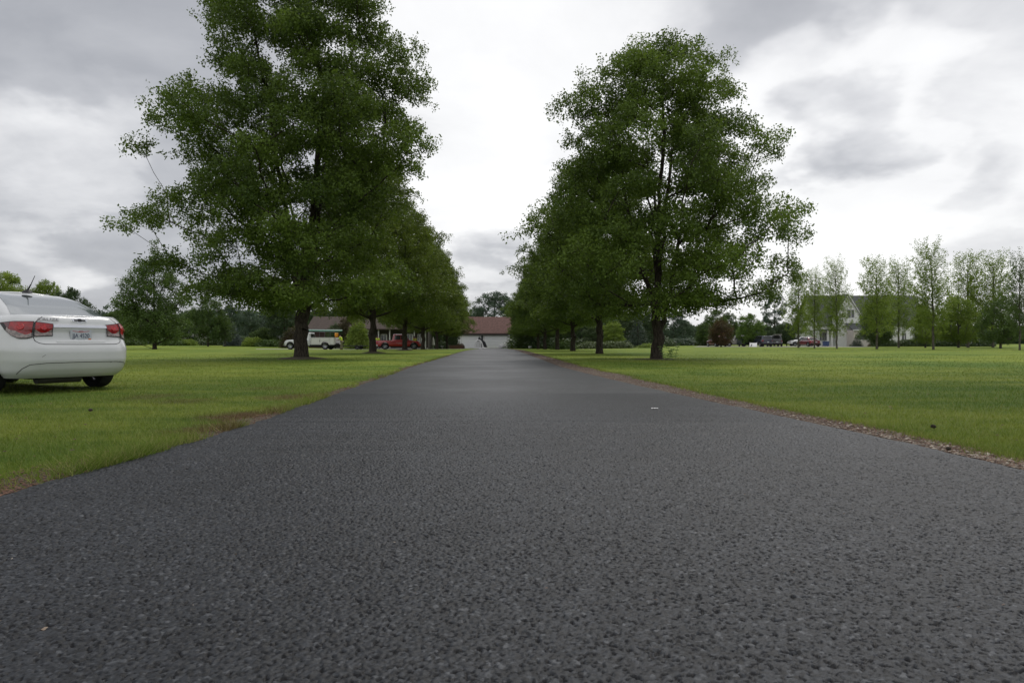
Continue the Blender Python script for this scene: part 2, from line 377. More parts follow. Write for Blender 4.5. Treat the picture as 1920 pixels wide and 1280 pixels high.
def relief(y0, y1):
    g_ = np.random.default_rng(77)
    yy = np.concatenate([np.arange(y0, 2.6, 0.0032), np.arange(2.6, 4.2, 0.0045), np.arange(4.2, 6.0, 0.0075), np.arange(6.0, y1, 0.013)]); yy = np.append(yy[yy < y1 - 0.004], y1)
    nc = 1500; u = np.linspace(0, 1, nc)
    ea = np.array([eleft(y) for y in yy]); eb = np.array([eright(y) for y in yy])
    X = ea[:, None] + (eb - ea)[:, None] * u[None]; Y = np.repeat(yy[:, None], nc, 1)
    H = np.full(X.shape, -1.0); TN = np.zeros(X.shape)
    for cell, amp, keep in ((0.0120, 1.0, 0.60), (0.0082, 0.66, 0.80)):
        S = 1024; jx = g_.random((S, S)); jy = g_.random((S, S)); rr_ = g_.uniform(0.52, 0.80, (S, S)); hh = g_.uniform(0.45, 1.0, (S, S)); on = g_.random((S, S)) < keep; tn = g_.random((S, S)); tx = g_.normal(0, 0.42, (S, S)); ty = g_.normal(0, 0.42, (S, S))
        ix = np.floor(X / cell).astype(int); iy = np.floor(Y / cell).astype(int)
        for di in (-1, 0, 1):
            for dj in (-1, 0, 1):
                a_, b_ = (ix + di) % S, (iy + dj) % S
                dx = X / cell - (ix + di + jx[a_, b_]); dy = Y / cell - (iy + dj + jy[a_, b_])
                d2 = (dx * dx + dy * dy) / rr_[a_, b_] ** 2
                h = np.where(on[a_, b_], amp * (hh[a_, b_] * np.minimum(1.0, np.maximum(0, 1.05 - d2) * 2.6) + tx[a_, b_] * dx + ty[a_, b_] * dy), -1.0) ; h = np.where(d2 > 1.05, -1, h)
                m_ = h > H; H = np.where(m_, h, H); TN = np.where(m_, tn[a_, b_], TN)
    H = np.maximum(H, -0.8)
    edge = np.minimum(1, np.minimum(u, 1 - u)[None] * 60); Z = 0.0115 + 0.0060 * H * (0.4 + 0.6 * edge)
    fade = np.clip((y1 - Y) / 4.0, 0.0, 1.0) ** 0.7; Z = Z * fade + 0.014 * (1 - fade); H = H * fade + 0.6 * (1 - fade)
    Z[:, 0] = -0.02; Z[:, -1] = -0.02; X[:, 0] -= 0.01; X[:, -1] += 0.01
    nr = len(yy); V = np.stack([X, Y, Z], 2).reshape(-1, 3).astype(np.float32)
    I = np.arange(nr * nc).reshape(nr, nc); Q = np.stack([I[:-1, :-1], I[:-1, 1:], I[1:, 1:], I[1:, :-1]], 2).reshape(-1, 4).astype(np.int32)
    me = bpy.data.meshes.new('asphalt_drive'); me.vertices.add(len(V)); me.vertices.foreach_set('co', V.ravel())
    me.loops.add(Q.size); me.loops.foreach_set('vertex_index', Q.ravel()); me.polygons.add(len(Q)); me.polygons.foreach_set('loop_start', np.arange(0, Q.size, 4, dtype=np.int32))
    me.update(calc_edges=True); me.polygons.foreach_set('use_smooth', np.ones(len(Q), bool))
    at_ = me.attributes.new('stone', 'FLOAT', 'POINT'); at_.data.foreach_set('value', np.where(H > -0.2, TN, 0).astype(np.float32).ravel())
    at_ = me.attributes.new('high', 'FLOAT', 'POINT'); at_.data.foreach_set('value', H.astype(np.float32).ravel())
    return me
def asphalt_relief_mat():
    m, nt, p = newmat('asphalt_aggregate')
    g = N(nt, 'ShaderNodeNewGeometry'); pos = g.outputs['Position']
    a = N(nt, 'ShaderNodeAttribute'); a.attribute_name = 'stone'; h = N(nt, 'ShaderNodeAttribute'); h.attribute_name = 'high'
    c = MIX(nt, a.outputs['Fac'], (0.004, 0.0045, 0.006), (0.032, 0.036, 0.043))
    c = MIX(nt, M(nt, 'MULTIPLY', MR(nt, a.outputs['Fac'], 0.88, 0.99), 0.6), c, (0.095, 0.10, 0.108))
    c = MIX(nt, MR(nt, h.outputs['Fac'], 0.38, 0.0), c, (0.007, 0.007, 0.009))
    hs = N(nt, 'ShaderNodeHueSaturation'); L(nt, c, hs.inputs['Color'])
    L(nt, M(nt, 'ADD', MR(nt, NOISE(nt, pos, 0.45, 4, 0.55), 0.3, 0.7, 0.82, 1.18), MR(nt, NOISE(nt, pos, 3.2, 4, 0.6), 0.3, 0.7, -0.12, 0.12)), hs.inputs['Value'])
    L(nt, hs.outputs[0], p.inputs['Base Color']); p.inputs['Roughness'].default_value = 0.50; p.inputs['Specular IOR Level'].default_value = 0.28
    b = N(nt, 'ShaderNodeBump'); b.inputs['Strength'].default_value = 0.5; b.inputs['Distance'].default_value = 0.002
    L(nt, NOISE(nt, pos, 420, 3, 0.7), b.inputs['Height']); L(nt, b.outputs[0], p.inputs['Normal'])
    return m
me = relief(Y_A, Y_B); tag(link('asphalt_drive', me, asphalt_relief_mat()), kind='structure')
for lo_, hi_ in ((-30, Y_A), (Y_B, 131.6)):
    yl = sorted(set([lo_, hi_] + [y for y in ys if lo_ < y < hi_])); dr = MB(); dr.grid(drive_rows(yl))
    tag(dr.build('asphalt_drive', ASPH, smooth=40, fix=False), kind='structure')
# forecourt widening in front of the garage
fc = MB(); rows = []
for y in np.arange(112, 132.01, 1.0):
    t = sst(112, 124, y); rows.append([(x, y, ground(x, y) + 0.008) for x in np.linspace(-2.3 - 4.6 * t, -1.8, 5)])
fc.grid(rows); tag(fc.build('forecourt', mat('pale_asphalt', (0.11, 0.11, 0.115), 0.8), fix=False), kind='structure')

def strip(name, f0, f1, y0, y1, step, mt, dz):
    s = MB(); rows = []
    for y in np.arange(y0, y1, step):
        a, b = f0(y), f1(y); rows.append([(a + (b - a) * k / 3, y, ground(a, y) + dz) for k in range(4)])
    s.grid(rows); return tag(s.build(name, mt, fix=False), kind='structure')
SOIL = gravel_mat('verge_soil', (0.05, 0.038, 0.026), (0.12, 0.09, 0.06), (0.085, 0.075, 0.035), 60)
GRAV = gravel_mat('verge_gravel', (0.07, 0.050, 0.036), (0.17, 0.135, 0.10), (0.085, 0.050, 0.032), 60)
def rw(y): return 0.16 + 0.16 * sst(3, 7, y) + 0.26 * sst(7, 16, y) + 0.10 * (mnoise.noise((y * 0.5, 3, 3)) + 1) + 0.05 * mnoise.noise((y * 3, 8, 3)) + 0.10 * sst(4, 30, y)
def lw(y): return max(0.03, 0.17 + 0.30 * mnoise.noise((y * 0.9, 31, 3)) + 0.08 * mnoise.noise((y * 4, 8, 31)))
strip('gravel_verge', lambda y: eright(y) - 0.01, lambda y: eright(y) + rw(y), -20, 112, 0.2, GRAV, 0.006)
strip('soil_verge', lambda y: eleft(y) - lw(y), lambda y: eleft(y) + 0.01, -20, 112, 0.2, SOIL, 0.006)

# pebbles, scraps of mulch
npr = np.random.default_rng(5)
def pebbles(name, n, xf, y0, y1, r0, r1, mt, flat=0.6):
    ico = [(0, 0, 1), (0.9, 0, 0.2), (0.28, 0.85, 0.2), (-0.72, 0.53, 0.2), (-0.72, -0.53, 0.2), (0.28, -0.85, 0.2), (0, 0, -0.6)]
    tri = [(0, 1, 2), (0, 2, 3), (0, 3, 4), (0, 4, 5), (0, 5, 1), (6, 2, 1), (6, 3, 2), (6, 4, 3), (6, 5, 4), (6, 1, 5)]
    P = np.array(ico); T = np.array(tri)
    Y = 1 / npr.uniform(1 / y1, 1 / y0, n)
    X = np.array([xf(y) for y in Y]); S = r0 + (r1 - r0) * npr.random(n) ** 2.5
    S = np.maximum(S, Y * 0.0006)
    A = npr.uniform(0, 6.28, n); out = np.zeros((n, 10, 3, 3)); el_ = npr.uniform(0.6, 1.4, n)
    V = np.zeros((n, 7, 3)); c, s = np.cos(A)[:, None], np.sin(A)[:, None]
    px_, py_ = P[:, 0][None] * el_[:, None], P[:, 1][None]
    jit = npr.uniform(0.75, 1.25, (n, 7))
    V[:, :, 0] = (px_ * c - py_ * s) * S[:, None] * jit + X[:, None]; V[:, :, 1] = (px_ * s + py_ * c) * S[:, None] * jit + Y[:, None]
    gz = np.array([ground(a, b) for a, b in zip(X, Y)])
    V[:, :, 2] = P[:, 2][None] * S[:, None] * flat * jit + gz[:, None] + 0.012
    out = V[:, T, :].reshape(-1, 3)
    me = np_mesh(name, out, 3, np.repeat(npr.random(n), 10))
    return tag(link(name, me, mt), kind='stuff')
def tonemat(name, cols, rough=0.85):
    m, nt, p = newmat(name)
    a = N(nt, 'ShaderNodeAttribute'); a.attribute_name = 'tone'
    r = N(nt, 'ShaderNodeValToRGB'); L(nt, a.outputs['Fac'], r.inputs[0])
    r.color_ramp.elements[0].color = (*cols[0], 1); r.color_ramp.elements[1].color = (*cols[-1], 1)
    for i, c in enumerate(cols[1:-1]):
        e = r.color_ramp.elements.new((i + 1) / (len(cols) - 1)); e.color = (*c, 1)
    L(nt, r.outputs[0], p.inputs['Base Color']); p.inputs['Roughness'].default_value = rough; return m
STONE = tonemat('pebble', [(0.08, 0.05, 0.034), (0.15, 0.10, 0.07), (0.24, 0.19, 0.145), (0.13, 0.11, 0.09), (0.40, 0.35, 0.29)])
MULCH = tonemat('mulch', [(0.045, 0.020, 0.012), (0.10, 0.045, 0.028), (0.16, 0.085, 0.052), (0.06, 0.036, 0.022)])
tag(pebbles('verge_pebbles', 14000, lambda y: eright(y) + rw(y) * (0.02 + 0.95 * npr.beta(1.2, 1.6)), 1.0, 34, 0.003, 0.016, STONE), 'loose tan pebbles along the right edge of the asphalt', 'gravel')
tag(pebbles('verge_mulch', 12000, lambda y: eright(y) + rw(y) * npr.beta(1.6, 1.2) * 1.05, 1.5, 60, 0.004, 0.012, MULCH, 0.5), 'brown mulch scraps along the right edge of the asphalt', 'mulch')
tag(pebbles('edge_litter', 9000, lambda y: eleft(y) - lw(y) * npr.beta(1.2, 1.2) * 1.3, 1.5, 40, 0.004, 0.012, MULCH, 0.5), 'brown litter and crumbs along the left edge of the asphalt', 'litter')

# grass blades
def blades(name, n, region, y0, y1, h0, h1, w, lean=0.5, power=1.0, mt=None, straw=0.0):
    Y = 1 / (1 / y1 + (1 / y0 - 1 / y1) * npr.random(n) ** power)
    X, keep = region(Y)
    X, Y = X[keep], Y[keep]; n = len(X)
    H = npr.uniform(h0, h1, n); W = np.maximum(w, Y * 0.00075) * npr.uniform(0.7, 1.3, n)
    A = npr.uniform(0, 2 * PI, n); LA = npr.uniform(0, 2 * PI, n); ln = npr.uniform(0.1, lean, n) * H
    gz = np.array([ground(a, b) for a, b in zip(X, Y)]) if y1 > 60 else np.zeros(n)
    V = np.zeros((n, 3, 3)); dx, dy = np.cos(A) * W / 2, np.sin(A) * W / 2
    V[:, 0] = np.stack([X - dx, Y - dy, gz - 0.002], 1); V[:, 1] = np.stack([X + dx, Y + dy, gz - 0.002], 1)
    V[:, 2] = np.stack([X + np.cos(LA) * ln, Y + np.sin(LA) * ln, gz + H], 1)
    tone = np.clip(npr.random(n) ** 1.3 + straw * npr.random(n), 0, 1)
    me = np_mesh(name, V.reshape(-1, 3), 3, tone)
    return tag(link(name, me, mt), kind='stuff')
BL = blade_mat()
vel = np.vectorize(eleft); ver = np.vectorize(eright); vlw = np.vectorize(lw); vrw = np.vectorize(rw)
vE_L = lambda Y: np.interp(Y, TY, TL); vE_R = lambda Y: np.interp(Y, TY, TR)
TY = np.arange(0.5, 80, 0.05); TL = vel(TY); TR = ver(TY); TLW = vlw(TY); TRW = vrw(TY)
def reg_left(Y):
    e = np.interp(Y, TY, TL) - np.interp(Y, TY, TLW) * npr.uniform(0.3, 1.2, len(Y))
    X = e - (npr.random(len(Y))) * (0.9 * Y + 1.6); return X, np.ones(len(Y), bool)
def reg_right(Y):
    e = np.interp(Y, TY, TR) + np.interp(Y, TY, TRW) * 0.92
    X = e + (npr.random(len(Y))) * (0.9 * Y + 1.6); return X, np.ones(len(Y), bool)
tag(blades('lawn_grass', 330000, reg_left, 1.2, 42, 0.018, 0.042, 0.0035, 1.3, 1.0, BL), 'mown yellow green grass on the left lawn', 'grass')
tag(blades('lawn_grass', 300000, reg_right, 1.6, 42, 0.018, 0.042, 0.0035, 1.3, 1.0, BL), 'mown yellow green grass on the right lawn', 'grass')
def reg_le(Y):
    e = np.interp(Y, TY, TL); X = e + 0.02 - np.abs(npr.normal(0, 0.11, len(Y)))
    nz = np.array([mnoise.noise((y * 1.7, 3.3, 0)) for y in Y]); return X, nz + npr.normal(0, 0.12, len(Y)) > 0.18
def reg_re(Y):
    e = np.interp(Y, TY, TR) + np.interp(Y, TY, TRW); X = e + npr.normal(0.0, 0.07, len(Y)); return X, np.ones(len(Y), bool)
tag(blades('edge_grass', 34000, reg_le, 1.2, 36, 0.05, 0.12, 0.0045, 1.6, 1.0, BL, 0.35), 'longer unkempt grass hanging over the left asphalt edge', 'grass')
tag(blades('edge_grass', 18000, reg_re, 1.6, 36, 0.02, 0.06, 0.004, 1.3, 1.0, BL, 0.4), 'thin dry grass fringe beside the right gravel verge', 'grass')

def reg_all(Y):
    sd_ = npr.random(len(Y)) < 0.5; X = np.where(sd_, np.interp(Y, TY, TL) - 0.1 - npr.random(len(Y)) * (0.9 * Y + 1.5), np.interp(Y, TY, TR) + 0.3 + npr.random(len(Y)) * (0.9 * Y + 1.5))
    k = np.array([mnoise.noise((a * 1.1, b * 1.1, 5)) for a, b in zip(X, Y)]); return X, k > 0.22
tag(blades('grass_tufts', 60000, reg_all, 1.6, 34, 0.03, 0.075, 0.005, 1.2, 1.0, BL, 0.1), 'slightly taller coarse grass tufts through both lawns', 'grass')
def leafx(y):
    return (eleft(y) - 0.1 - npr.random() * (0.8 * y + 1)) if npr.random() < 0.5 else (eright(y) + 0.2 + npr.random() * (0.8 * y + 1))
lf_ = pebbles('fallen_leaves', 700, leafx, 2.5, 34, 0.008, 0.022, MULCH, 0.25); lf_.location.z = 0.025; tag(lf_, 'scattered small brown leaves and bits in the lawns', 'leaf litter')
lf_ = pebbles('drive_grit', 260, lambda y: npr.uniform(eleft(y), eright(y)), 1.6, 26, 0.003, 0.009, STONE, 0.5); tag(lf_, 'sparse pale grit and leaf bits on the asphalt', 'grit')
# band of clover in flower on the right lawn
n = 2600
D = npr.uniform(44, 70, n); PX = npr.uniform(1430, 2300, n)
D = np.where(npr.random(n) < 0.75, npr.normal(60, 4.5, n), D); D = np.clip(D, 40, 76)
V = []
for d, px in zip(D, PX):
    x, y = at(px, d); k = mnoise.noise((x * 0.12, y * 0.35, 2)); 
    if k < -0.05: continue
    z = ground(x, y) + 0.07; r = 0.022
    V += [(x - r, y, z), (x, y - r, z), (x + r, y, z), (x, y, z + r), (x - r, y, z), (x, y + r, z), (x + r, y, z), (x, y, z + r)]
V = np.array(V); me = np_mesh('clover_flowers', V, 4)
tag(link('clover_flowers', me, mat('clover_white', (0.42, 0.44, 0.34), 0.8)), 'band of white clover flowers in the far right lawn', 'clover', kind='stuff')

# ------------------------------------------------------------------ trees
class Tree:
    def __init__(s, seed):
        s.r = random.Random(seed); s.np = np.random.default_rng(seed)
        s.P = []; s.par = []; s.kind = []; s.leafn = []; s.leaft = []
    def node(s, p, par, kind=0):
        s.P.append(Vector(p)); s.par.append(par); s.kind.append(kind); return len(s.P) - 1
    def run(s, a, b, step, jit, kind, up=0.0, sag=0.0):
        """curved path from node a to point b, returns node ids"""
        p0 = s.P[a]; d = (b - p0); L_ = d.length; n = max(1, int(L_ / step)); ids = []; prev = a
        ctrl = p0.lerp(b, 0.45) + Vector((0, 0, up * L_)) 
        for i in range(1, n + 1):
            t = i / n; q = p0.lerp(ctrl, t).lerp(ctrl.lerp(b, t), t)
            if i < n: q = q + Vector([s.r.gauss(0, jit) for _ in range(3)])
            prev = s.node(q, prev, kind); ids.append(prev)
        return ids
    def limbs(s, blobs, step=0.5, up=-0.06, slope=0.45, jit=0.05, minz=0.0):
        """connect blobs (centre, rx, rz) greedily to the wood below and inside them"""
        order = sorted(blobs, key=lambda b: math.hypot(b[0].x, b[0].y) + 0.35 * b[0].z)
        arr = np.array([tuple(p) for p in s.P]); s.ends = []
        for c, rx, rz in order:
            arr = np.array([tuple(p) for p in s.P])
            d = arr - np.array(c); hd = np.hypot(d[:, 0], d[:, 1]); dist = np.sqrt(hd ** 2 + d[:, 2] ** 2)
            want = c.z - slope * hd; pen = np.maximum(0, arr[:, 2] - want) * 2.2 + np.where(arr[:, 2] < minz, 6.0, 0)
            rad = np.hypot(arr[:, 0], arr[:, 1]); rc = math.hypot(c.x, c.y)
            pen = pen + (np.maximum(0, -d[:, 2] - 1.3 * hd - 0.35) * 1.6 if rc > 1.4 else 0)
            cost = dist + pen + np.maximum(0, rad - rc) * 1.5
            i = int(np.argmin(cost)); ids = s.run(i, c, step, jit, 1, up)
            s.ends.append((c, rx, rz, ids))
    def foliage(s, twigs, nleaf, twstep=0.3, spread=0.13, droop=0.15):
        for c, rx, rz, ids in s.ends:
            tone = s.r.random(); local = list(ids[-4:])
            m = max(3, int(twigs * (rx * rx * rz) ** 0.6)) if twigs > 0 else 4
            for _ in range(m):
                while True:
                    q = Vector([s.r.uniform(-1, 1) for _ in range(3)])
                    if 0.15 < q.length < 1: break
                q = q * ((0.55 + 0.45 * s.r.random()) ** 0.3 * (1.35 if s.r.random() < 0.10 else 1.0))
                tip = c + Vector((q.x * rx, q.y * rx, q.z * rz - droop * rx * (q.x ** 2 + q.y ** 2)))
                j = min(local, key=lambda k: (s.P[k] - tip).length + 0.6 * max(0, s.P[k].z - tip.z))
                tw = s.run(j, tip, twstep, 0.05, 2, 0.05)
                local += tw[:-1] if len(local) < 30 else []
                for k in tw[len(tw) // 3:]:
                    s.leafn.append((s.P[k], nleaf, tone))
    def leaves(s, size, spread=0.14, aspect=0.55, hang=0.5):
        P = []; T = []
        for p, n, t in s.leafn:
            n = int(n + s.r.random()); P += [tuple(p)] * n; T += [t] * n
        P = np.array(P); T = np.array(T); n = len(P); g_ = s.np
        P = P + np.clip(g_.normal(0, spread, (n, 3)), -1.6 * spread, 1.6 * spread)
        d = g_.normal(0, 1, (n, 3)); d[:, 2] -= hang; d /= np.linalg.norm(d, axis=1)[:, None]
        q = g_.normal(0, 1, (n, 3)); q[:, 2] *= 1.0; w = np.cross(d, q); w /= np.linalg.norm(w, axis=1)[:, None]
        S = size * g_.uniform(0.65, 1.25, n)[:, None]
        V = np.zeros((n, 4, 3)); V[:, 0] = P; V[:, 1] = P + d * S * 0.45 + w * S * aspect / 2; V[:, 2] = P + d * S; V[:, 3] = P + d * S * 0.45 - w * S * aspect / 2
        tone = np.clip(0.62 * T + 0.55 * g_.random(n) ** 1.5 - 0.08, 0, 1)
        return np_mesh('crown', V.reshape(-1, 3), 4, tone)
    def wood(s, base_r, tip_r=0.006, expo=2.2, flare=1.5, minr=0.0):
        n = len(s.P); ar = np.zeros(n); ch = [0] * n
        for i in range(n):
            if s.par[i] >= 0: ch[s.par[i]] += 1
        acc_ = np.zeros(n)
        for i in range(n - 1, -1, -1):
            if ch[i] == 0: acc_[i] = tip_r ** expo
            ar[i] = acc_[i] ** (1 / expo)
            if s.par[i] >= 0: acc_[s.par[i]] += acc_[i]
        k = math.log(base_r / tip_r) / max(1e-6, math.log(ar[0] / tip_r)); ar = tip_r * (ar / tip_r) ** k
        mb = MB()
        for i in range(n):
            p = s.par[i]
            if p < 0 or ar[i] < minr: continue
            r0, r1 = ar[p] if ar[p] < ar[i] * 1.6 or s.kind[i] == 0 else ar[i] * 1.15, ar[i]
            a, b = s.P[p], s.P[i]
            f0 = 1 + (flare - 1) * math.exp(-max(0, a.z) / 0.28); f1 = 1 + (flare - 1) * math.exp(-max(0, b.z) / 0.28)
            sides = 14 if r1 > 0.12 else (7 if r1 > 0.04 else (4 if r1 > 0.015 else 3))
            d = (b - a); b2 = b + d.normalized() * min(r1 * 0.4, 0.04)
            mb.tube(a, b2, r0 * f0, r1 * f1, sides, caps=False)
        me = bpy.data.meshes.new('trunk'); me.from_pydata(mb.v, [], mb.f); me.update()
        me.polygons.foreach_set('use_smooth', [True] * len(me.polygons))
        return me

def trunk_nodes(t, top, lean=(0, 0), step=0.35, jit=0.03):
    i = t.node((0, 0, -0.1), -1, 0); z = 0.0
    for zz in (0.0, 0.08, 0.18, 0.32, 0.5): i = t.node((0, 0, zz), i, 0)
    z = 0.5
    while z < top:
        z += step; k = z / top
        i = t.node((lean[0] * k * k + t.r.gauss(0, jit), lean[1] * k * k + t.r.gauss(0, jit), z), i, 0)
    return i

def profile(T, z): return float(np.interp(z, [a for a, _ in T], [b for _, b in T]))
def row_tree(seed, H, lo, Lp, Rp, base_r, nb, twigs, nleaf, leaf, tips=(), bs=(0.95, 1.45), spread=0.125):
    """vase shaped ornamental pear. Lp, Rp: (height, extent) of the crown to the left and the right"""
    t = Tree(seed); trunk_nodes(t, H * 0.62, (0.3, 0.2), 0.4, 0.05)
    # rising leaders from the fork
    for k in range(6):
        a = k * 2.4 + t.r.random(); j = 6 + k * 2 + t.r.randint(0, 2)
        q = Vector((math.cos(a) * 1.5, math.sin(a) * 1.5, H * (0.55 + 0.1 * t.r.random())))
        t.run(j, q, 0.5, 0.05, 0, -0.12)
    blobs = []; tries = 0
    for (tx, tz) in tips:
        b = t.r.uniform(0.75, 1.05); blobs.append((Vector((tx - math.copysign(b * 0.8, tx), t.r.uniform(-1.2, 1.2), tz - 0.2)), b, b * 0.5))
    while len(blobs) < nb and tries < nb * 80:
        tries += 1
        z = lo + (H - lo) * t.r.random() ** 0.95; a = t.r.uniform(0, 2 * PI)
        er, el_ = profile(Rp, z), profile(Lp, z); c_ = math.cos(a)
        mean = 0.92 * (er + el_) / 2
        R = mean + max(0, c_) * (er - mean) + max(0, -c_) * (el_ - mean)
        R *= 1 + 0.13 * math.sin(3 * a + z * 1.1 + seed) + 0.08 * math.sin(7 * a - z * 0.9)
        bx = t.r.uniform(*bs) * (0.75 + 0.25 * min(1, R / 4)); rr = max(0, R - bx * 0.75) * math.sqrt(t.r.uniform(0.12, 1.0))
        c = Vector((rr * math.cos(a), rr * math.sin(a), z - 0.2 * bx))
        if c.z < lo + 0.2 or c.z > H - 0.4: continue
        if t.r.random() > 0.35 + 0.65 * (rr / max(R, 0.1)): continue
        if any((c - b[0]).length < 0.36 * (bx + b[1]) for b in blobs): continue
        blobs.append((c, bx, bx * t.r.uniform(0.42, 0.62)))
    t.limbs(blobs, 0.5, -0.03, 0.38, 0.03, 2.2)
    t.foliage(twigs, nleaf)
    lm = t.leaves(leaf, spread); print('row_tree', seed, len(blobs), len(t.P), len(lm.polygons))
    return lm, t.wood(base_r, 0.0028, flare=1.28), t
def place_tree(name, meshes, loc, label, cat, rz=0, scale=1.0, leafm=None, barkm=None, group=None, crown='crown'):
    th = thing(name, loc, label, cat, rz, group)
    th.scale = (scale, scale, scale) if isinstance(scale, (int, float)) else scale
    c = link(crown, meshes[0], None, th)
    if meshes[1] is not None: w = link('trunk', meshes[1], None, th)
    for ob, mm in ((c, leafm), (w if meshes[1] is not None else None, barkm or BARK)):
        if ob is None: continue
        if len(ob.data.materials) == 0: ob.data.materials.append(None)
        ob.material_slots[0].link = 'OBJECT'; ob.material_slots[0].material = mm
    return th

TREE_H = 18.9
Lp = [(1.6, 2.5), (2.4, 4.9), (3.5, 5.6), (4.6, 5.4), (6.1, 7.0), (6.9, 5.2), (7.6, 6.2), (9.7, 6.6), (10.8, 6.2), (12.0, 4.6), (12.8, 5.3), (13.6, 3.8), (15.9, 5.0), (17.6, 4.2), (18.6, 2.4)]
Rp = [(1.6, 2.0), (2.4, 4.4), (4, 5.6), (6, 6.0), (8, 5.2), (10, 5.5), (12, 5.5), (13.5, 5.1), (14.9, 4.8), (15.9, 4.2), (17.6, 3.4), (18.6, 1.8)]
treeA = row_tree(11, TREE_H, 2.5, Lp, Rp, 0.285, 235, 40, 27, 0.122, [(-8.1, 6.0), (-7.2, 6.5), (-7.0, 7.5), (-7.5, 9.5), (-6.8, 10.6), (-6.1, 12.7), (-4.3, 14.6), (-4.3, 16), (-5.9, 4.6), (-5.3, 3.6), (5.1, 13.4), (5.4, 11.8), (5.4, 10.2), (4.0, 14.7), (2.9, 16.3), (5.2, 3.5), (-3.5, 3.2), (-4.6, 3.4), (3.4, 3.1)])
Lp = [(1.8, 2.0), (2.6, 4.6), (4, 5.8), (6, 5.9), (8, 5.0), (10, 4.3), (11.5, 4.1), (12.2, 3.6), (13.2, 2.8), (13.8, 1.4)]
Rp = [(2.0, 1.2), (2.8, 2.6), (3.4, 5.0), (4.2, 6.6), (5.4, 5.9), (6.5, 5.9), (7.6, 4.5), (9.1, 5.2), (10.2, 4.6), (11.2, 3.9), (12.3, 4.2), (13.2, 3.7), (13.7, 2.2)]
treeB = row_tree(23, 13.9, 2.0, Lp, Rp, 0.235, 170, 40, 27, 0.115, [(6.5, 4.6), (6.4, 3.9), (5.9, 3.4), (5.0, 3.0), (4.0, 2.8), (6.1, 5.6), (6.3, 6.7), (4.9, 8.0), (5.5, 9.1), (4.4, 10.1), (4.0, 12.2), (3.2, 13.2), (0.9, 13.7), (-2.1, 13.1), (-3.8, 11.9), (-4.1, 10), (3.2, 2.8), (-4.4, 3.2), (-3.2, 2.6), (2.4, 13.6)])
Sp = [(1.7, 2.0), (2.4, 4.5), (4, 5.6), (6, 6.0), (8, 5.4), (10, 4.7), (12, 3.8), (13.5, 2.6), (14.8, 1.0)]
treeC = row_tree(37, 14.8, 2.7, Sp, Sp, 0.235, 170, 26, 22, 0.14)
treeD = row_tree(41, 14.4, 2.7, Sp, [(a, b * 0.92) for a, b in Sp], 0.23, 170, 26, 22, 0.14)
ordl = ['nearest', 'second', 'third', 'fourth', 'fifth', 'sixth', 'seventh', 'eighth']
G_L = 'pear trees lining the left of the drive'; G_R = 'pear trees lining the right of the drive'
# left row
LX, RX = -8.5, 7.0
lrow = [(565, 30.2), (699, 47.6), (759, 65.0), (793, 82.4), (819, 99.5), (838, 115)]
for i, (px, D_) in enumerate(lrow):
    x, y, z = at3(px, D_)
    lab = ('largest leafy pear tree with a thick dark trunk, nearest on the left of the drive' if i == 0 else
           f'{ordl[i]} pear tree from the camera, left side of the drive')
    place_tree('pear_tree', treeA if i == 0 else (treeC, treeD)[i % 2], (x, y, z), lab, 'tree', 0 if i == 0 else [0.4, 2.1, 4.0, 5.2, 1.3, 0.2][i], 1.0 if i == 0 else [1, 1.0, 0.98, 0.97, 0.93, 0.86][i],
               LEAF_PEAR if i == 0 else LEAF_PEAR2, BARK, G_L)
rrow = [(1231, 29.6), (1124, 44.8), (1074, 60.1), (1045, 75.4), (1022, 90.5), (1009, 106), (997, 120)]
for i, (px, D_) in enumerate(rrow):
    x, y, z = at3(px, D_)
    lab = ('tall open crowned pear tree, nearest on the right of the drive, green shoots beside it' if i == 0 else
           f'{ordl[i]} pear tree from the camera, right side of the drive')
    place_tree('pear_tree', treeB if i == 0 else (treeD, treeC)[i % 2], (x, y, z), lab, 'tree', 0 if i == 0 else [0.4, 2.8, 4.6, 0.2, 1.9, 3.3, 0.7][i], 1.0 if i == 0 else [1, 0.92, 0.9, 0.9, 0.9, 0.88, 0.85][i],
               LEAF_PEAR, BARK, G_R)

# root mounds of bare soil round the left trunks
def mound(px, D_, R, h, label):
    x, y, z = at3(px, D_); mb = MB(); rows = []
    for i in range(7):
        r = R * i / 6; row = []
        for k in range(29):
            a = 2 * PI * k / 28; rr = r * (1 + 0.12 * math.sin(3 * a + px) + 0.07 * math.sin(5 * a))
            row.append((rr * math.cos(a), rr * math.sin(a), h * (1 - (i / 6) ** 1.4) + 0.01 - 0.02 * (i == 6)))
        rows.append(row)
    mb.grid(rows); o = mb.build('soil_mound', SOIL, None, 60, fix=False); o.location = (x, y, z)
    return tag(o, label, 'soil mound', 'bare soil mounds round the tree trunks')
mound(565, 30.2, 1.05, 0.12, 'bare soil mound round the trunk of the nearest left pear tree')
mound(699, 47.6, 0.9, 0.12, 'bare soil mound round the second left trunk')
mound(759, 65.0, 0.85, 0.10, 'bare soil mound round the third left trunk')
mound(1231, 29.6, 0.9, 0.04, 'flat bare soil ring round the nearest right trunk')

